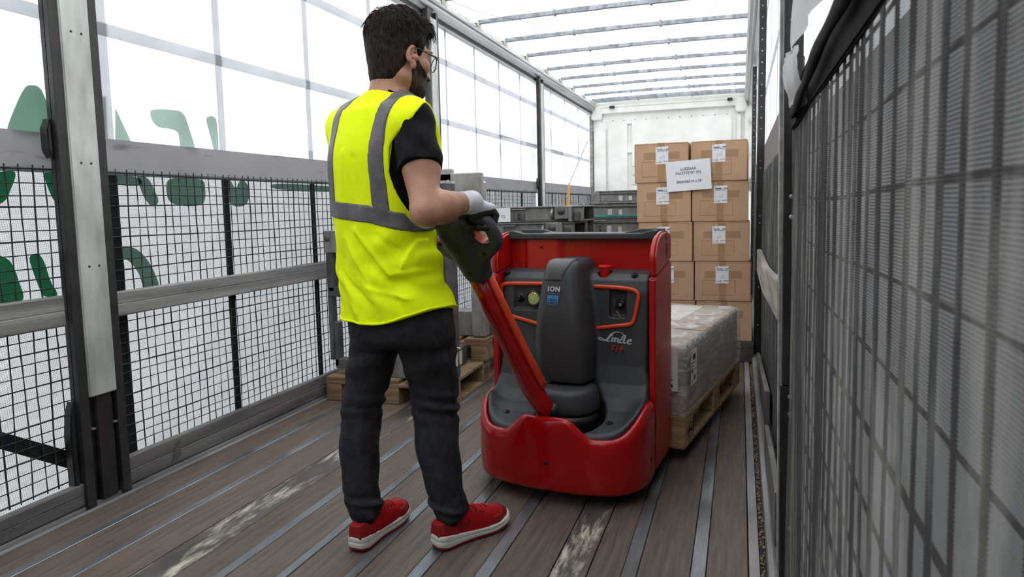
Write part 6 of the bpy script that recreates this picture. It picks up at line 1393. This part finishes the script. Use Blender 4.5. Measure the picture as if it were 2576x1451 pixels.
# ---------------------------------------------------------------- gloved hands on the tiller
TW = trk.matrix_world if False else None
cy_, sy_ = math.cos(TYAW), math.sin(TYAW)
def t2w(p): return np.array([-0.706 + cy_ * p[0] - sy_ * p[1], 2.5 + sy_ * p[0] + cy_ * p[1], p[2]])
def t2v(v): return np.array([cy_ * v[0] - sy_ * v[1], sy_ * v[0] + cy_ * v[1], v[2]])
Ww, Dw = t2v(wt), t2v(dt); Aw = t2v(at_); FARH = np.array([Aw[0] * 0.2 - Dw[0], Aw[1] * 0.2 - Dw[1], 0.0]); FARH /= np.linalg.norm(FARH)
M_GLW = cloth_mat('white_knit_glove', (196, 196, 202), (222, 222, 226), 0.85, 400, 0.4, 60)
M_GLD = cloth_mat('dark_green_glove_coating', (34, 36, 32), (56, 58, 50), 0.55, 300, 0.3, 40)
def hand(u0, sgn, Wr, Er, name_parent):
    Bc = t2w(HM(u0, 0.222, 0.0)); fx = Ww * sgn; up = np.array([0, 0, 1.0]); fa = np.cross(up, Ww); fa = fa if fa[1] > 0 else -fa; fa /= np.linalg.norm(fa)
    G = lambda a, u, f: Bc + fx * a + up * u + fa * f
    offs = [-0.036, -0.012, 0.012, 0.034]; lens = [0.92, 1.0, 1.02, 0.9]
    ch = []
    for o, l in zip(offs, lens): ch.append([G(o * 1.0, 0.030, 0.018), G(o * 1.02, 0.008, 0.040 * l), G(o, -0.022, 0.030 * l), G(o * 0.98, -0.031, 0.002), G(o * 0.98, -0.027, -0.016 * l)])
    thumb = [Wr + (Bc - Wr) * 0.45 - fx * 0.012, G(-0.055, 0.006, -0.024), G(-0.040, -0.016, -0.030), G(-0.018, -0.026, -0.030)]
    kn = [c[0] for c in ch]
    def back(p):
        d = None
        for k_ in kn:
            c = sd_caps(p, Wr + (Bc - Wr) * 0.25, k_ + up * 0.002, 0.022, 0.0145); d = c if d is None else smin(d, c, 0.012)
        d = smin(d, sd_caps(p, Wr, Wr + (kn[1] - Wr) * 0.6, 0.028, 0.026), 0.015)
        ax = (Wr - Er) / np.linalg.norm(Wr - Er); cuff = sd_caps(p, Wr - ax * 0.030, Wr + ax * 0.012, 0.0335, 0.031)
        t_ = (p[0] - Wr[0]) * ax[0] + (p[1] - Wr[1]) * ax[1] + (p[2] - Wr[2]) * ax[2]; cuff = cuff - 0.0008 * np.sin(t_ * 900); cuff = smax(cuff, -t_ - 0.034, 0.004); d = smin(d, cuff, 0.012)
        rim = np.abs(t_ + 0.030) - 0.004; return smin(d, smax(sd_caps(p, Wr - ax * 0.04, Wr, 0.036, 0.034), rim, 0.003), 0.004)
    def fingers(p):
        d = None
        for c in ch:
            for q, (a, b_) in enumerate(zip(c[:-1], c[1:])):
                r = [0.0122, 0.0115, 0.0108, 0.0102, 0.0092]; e = sd_caps(p, a, b_, r[q], r[q + 1]); d = e if d is None else smin(d, e, 0.0022)
        for q, (a, b_) in enumerate(zip(thumb[:-1], thumb[1:])): d = smin(d, sd_caps(p, a, b_, [0.017, 0.0135, 0.012][q], [0.0135, 0.012, 0.010][q]), 0.006)
        for k_ in kn: d = smin(d, sd_caps(p, Wr + (Bc - Wr) * 0.45 - up * 0.010, k_ - up * 0.008, 0.020, 0.0135), 0.006)
        return d
    lo_ = np.minimum(Wr, Bc) - 0.085; hi_ = np.maximum(Wr, Bc) + 0.085
    g = pobj('glove', back, tuple(lo_), tuple(hi_), 0.0034, M_GLW); pobj('glove_fingers', fingers, tuple(lo_), tuple(hi_), 0.0034, M_GLD, g)
hand(0.132, 1, WR, ER, man)
hand(-0.112, -1, WL, EL, man)

# ---------------------------------------------------------------- shoes
M_SHOE = cloth_mat('red_shoe_fabric', (150, 8, 16), (178, 16, 24), 0.7, 700, 0.3, 30); M_SHOE2 = basic('red_shoe_overlay', (136, 6, 14), (152, 9, 17), 0.6, 0, 20)
M_SOLE = basic('off_white_midsole', (196, 194, 184), (212, 210, 200), 0.55, 0, 12); M_OUT = basic('red_rubber_outsole', (134, 12, 22), (150, 16, 26), 0.55, 0, 12); M_LACE = basic('red_lace', (184, 16, 24), (200, 24, 32), 0.6)
def shoe(label, heel, ang, mirror):
    sa, ca = math.sin(math.radians(ang)), math.cos(math.radians(ang))
    r = bpy.data.objects.new('shoe', None); COL.objects.link(r); r.parent = man; r.location = (heel[0] - PB[0], heel[1] - PB[1], 0.001); r.rotation_euler = (0, 0, -math.radians(ang)); r['label'] = label
    m = mirror
    outl = [(0.0, 0.0), (0.026, 0.004), (0.038, 0.030), (0.037, 0.08), (0.040, 0.14), (0.051, 0.20), (0.052, 0.245), (0.040, 0.285), (0.012, 0.304), (-0.016, 0.300), (-0.038, 0.275), (-0.044, 0.235), (-0.040, 0.18), (-0.032, 0.12), (-0.034, 0.06), (-0.033, 0.026), (-0.022, 0.004)]
    outl = [(m * x, y) for x, y in smooth_poly(outl, True, 4)]
    def ztop(y): return np.interp(y, [0, 0.04, 0.12, 0.20, 0.26, 0.31], [0.052, 0.047, 0.036, 0.032, 0.036, 0.050])
    def zbot(y): return np.interp(y, [0, 0.03, 0.05, 0.22, 0.27, 0.31], [0.006, 0.0, 0.0, 0.0, 0.008, 0.022])
    def slab(fz0, fz1, ins):
        b = MB(); rowsS = []; O = np.array(outl); c = O.mean(0)
        for k, (t, i_) in enumerate(ins):
            rowsS.append([(c[0] + (x - c[0]) * i_, c[1] + (y - c[1]) * (1 - (1 - i_) * 0.4), float(fz0(y) + (fz1(y) - fz0(y)) * t)) for x, y in O])
        b.grid(np.array(rowsS), cv=True, caps=True); return b
    slab(zbot, lambda y: zbot(y) + 0.010, [(0, 0.96), (0.2, 1.0), (1, 1.0)]).build('outsole', M_OUT, r, angle=0.7)
    slab(lambda y: zbot(y) + 0.010, ztop, [(0, 1.03), (0.25, 1.07), (0.45, 1.05), (0.50, 1.03), (0.56, 1.05), (0.9, 1.03), (0.97, 1.01), (1.0, 0.94)]).build('midsole', M_SOLE, r, angle=0.9)
    def upper(p):
        x, y, z = p[0] * m, p[1], p[2]
        hw = np.interp(y, [0, 0.02, 0.06, 0.12, 0.19, 0.24, 0.28, 0.305], [0.021, 0.030, 0.033, 0.034, 0.042, 0.044, 0.034, 0.012]).astype(np.float32); cx_ = np.interp(y, [0, 0.1, 0.2, 0.30], [0.001, 0.001, 0.005, -0.001]).astype(np.float32)
        top = np.interp(y, [-0.01, 0.0, 0.02, 0.06, 0.095, 0.14, 0.19, 0.23, 0.265, 0.29, 0.305], [0.085, 0.098, 0.102, 0.092, 0.108, 0.108, 0.090, 0.082, 0.076, 0.062, 0.045]).astype(np.float32)
        zz_ = np.clip((z - 0.03) / np.maximum(top - 0.03, 0.01), 0, 1.6); q = (np.abs((x - cx_) / hw) ** 2.4 + zz_ ** 2.8) ** (1 / 2.5); d = (q - 1) * np.minimum(hw, 0.04)
        d = np.maximum(d, np.maximum(0.02 - z, np.maximum(-y + 0.002, y - 0.303))); d = smax(d, np.sqrt(np.maximum(0.03 - y, 0) ** 2 + (x - cx_) ** 2) - 0.037 + 0 * z, 0.01) if False else d
        zt = np.interp(y, [0, 0.04, 0.12, 0.20, 0.26, 0.31], [0.052, 0.047, 0.036, 0.032, 0.036, 0.050]).astype(np.float32); d = np.maximum(d, zt - 0.006 - z)
        col = sd_ell([x, y, z], (0, 0.062, 0.118), None, (0.027, 0.054, 0.045)); return smax(d, -col, 0.008)
    o = sdf_obj('upper', upper, (-0.065, -0.01, 0.015), (0.065, 0.315, 0.135), 0.0038, M_SHOE, r, 2)
    def over(lo_y, hi_y, zcut):
        def fn(p):
            reg = np.maximum(np.maximum(lo_y - p[1], p[1] - hi_y), zcut(p)); return smax(upper(p) - 0.0022, reg, 0.002)
        return fn
    sdf_obj('heel_overlay', over(-0.01, 0.075, lambda p: p[2] - (0.092 - 0.5 * np.maximum(p[1] - 0.03, 0)) + 0 * p[0]), (-0.065, -0.012, 0.02), (0.065, 0.10, 0.115), 0.0038, M_SHOE2, r, 1)
    sdf_obj('toe_overlay', over(0.215, 0.32, lambda p: p[2] - 0.070 - 0.012 * np.cos((p[0] * m - 0.002) * 60) + 0 * p[1]), (-0.065, 0.20, 0.02), (0.065, 0.32, 0.10), 0.0038, M_SHOE2, r, 1)
    sdf_obj('tongue', lambda p: sd_ell(p, (m * 0.002, 0.105, 0.118), [(1, 0, 0), (0, 0.80, 0.60), (0, -0.60, 0.80)], (0.024, 0.012, 0.034)), (-0.04, 0.06, 0.07), (0.04, 0.16, 0.165), 0.004, M_SHOE, r, 1)
    for k in range(5):
        y_ = 0.128 + k * 0.019; z_ = float(np.interp(y_, [0.12, 0.14, 0.19, 0.21], [0.110, 0.108, 0.0925, 0.088]))
        b = MB(); b.tube([(m * -0.024, y_, z_ - 0.010), (m * -0.010, y_ + 0.003, z_ + 0.002), (m * 0.012, y_ + 0.006, z_ + 0.002), (m * 0.028, y_ + 0.008, z_ - 0.010)], 0.0028, 6); b.build('lace', M_LACE, r, smooth=True)
    for pts in ([(0.0, 0.125, 0.116), (0.020, 0.118, 0.130), (0.030, 0.125, 0.122), (0.012, 0.13, 0.114)], [(0.0, 0.125, 0.116), (-0.020, 0.115, 0.128), (-0.028, 0.125, 0.118), (-0.010, 0.13, 0.114)], [(0.002, 0.127, 0.116), (0.022, 0.145, 0.114), (0.036, 0.165, 0.098), (0.040, 0.18, 0.088)], [(0.002, 0.127, 0.116), (0.010, 0.112, 0.140), (0.016, 0.105, 0.156)]):
        b = MB(); b.tube(smooth_poly([(m * a, c, d_) for a, c, d_ in pts], False, 4), 0.0026, 6); b.build('lace_bow', M_LACE, r, smooth=True)
    b = MB(); b.tube([(m * 0.002, 0.058, 0.07), (m * 0.002, 0.062, 0.10), (m * 0.002, 0.068, 0.125)], [0.030, 0.034, 0.030], 14); b.build('sock', M_TEE, r, smooth=True)
    return r
sL = shoe('worker\'s left red sneaker with off-white sole, nearer the curtain', (-1.190, 1.868), 5, -1)
sR = shoe('worker\'s right red sneaker with off-white sole, nearer the truck', (-0.945, 1.958), 31, 1)
lettering('lettering', 'ELTEN', 0.013, M_INKK, sR, frame_m((0.0362, 0.105, 0.066), (0.05, 1, 0.36), (-0.3, -0.36, 1)), bold=0.0003)
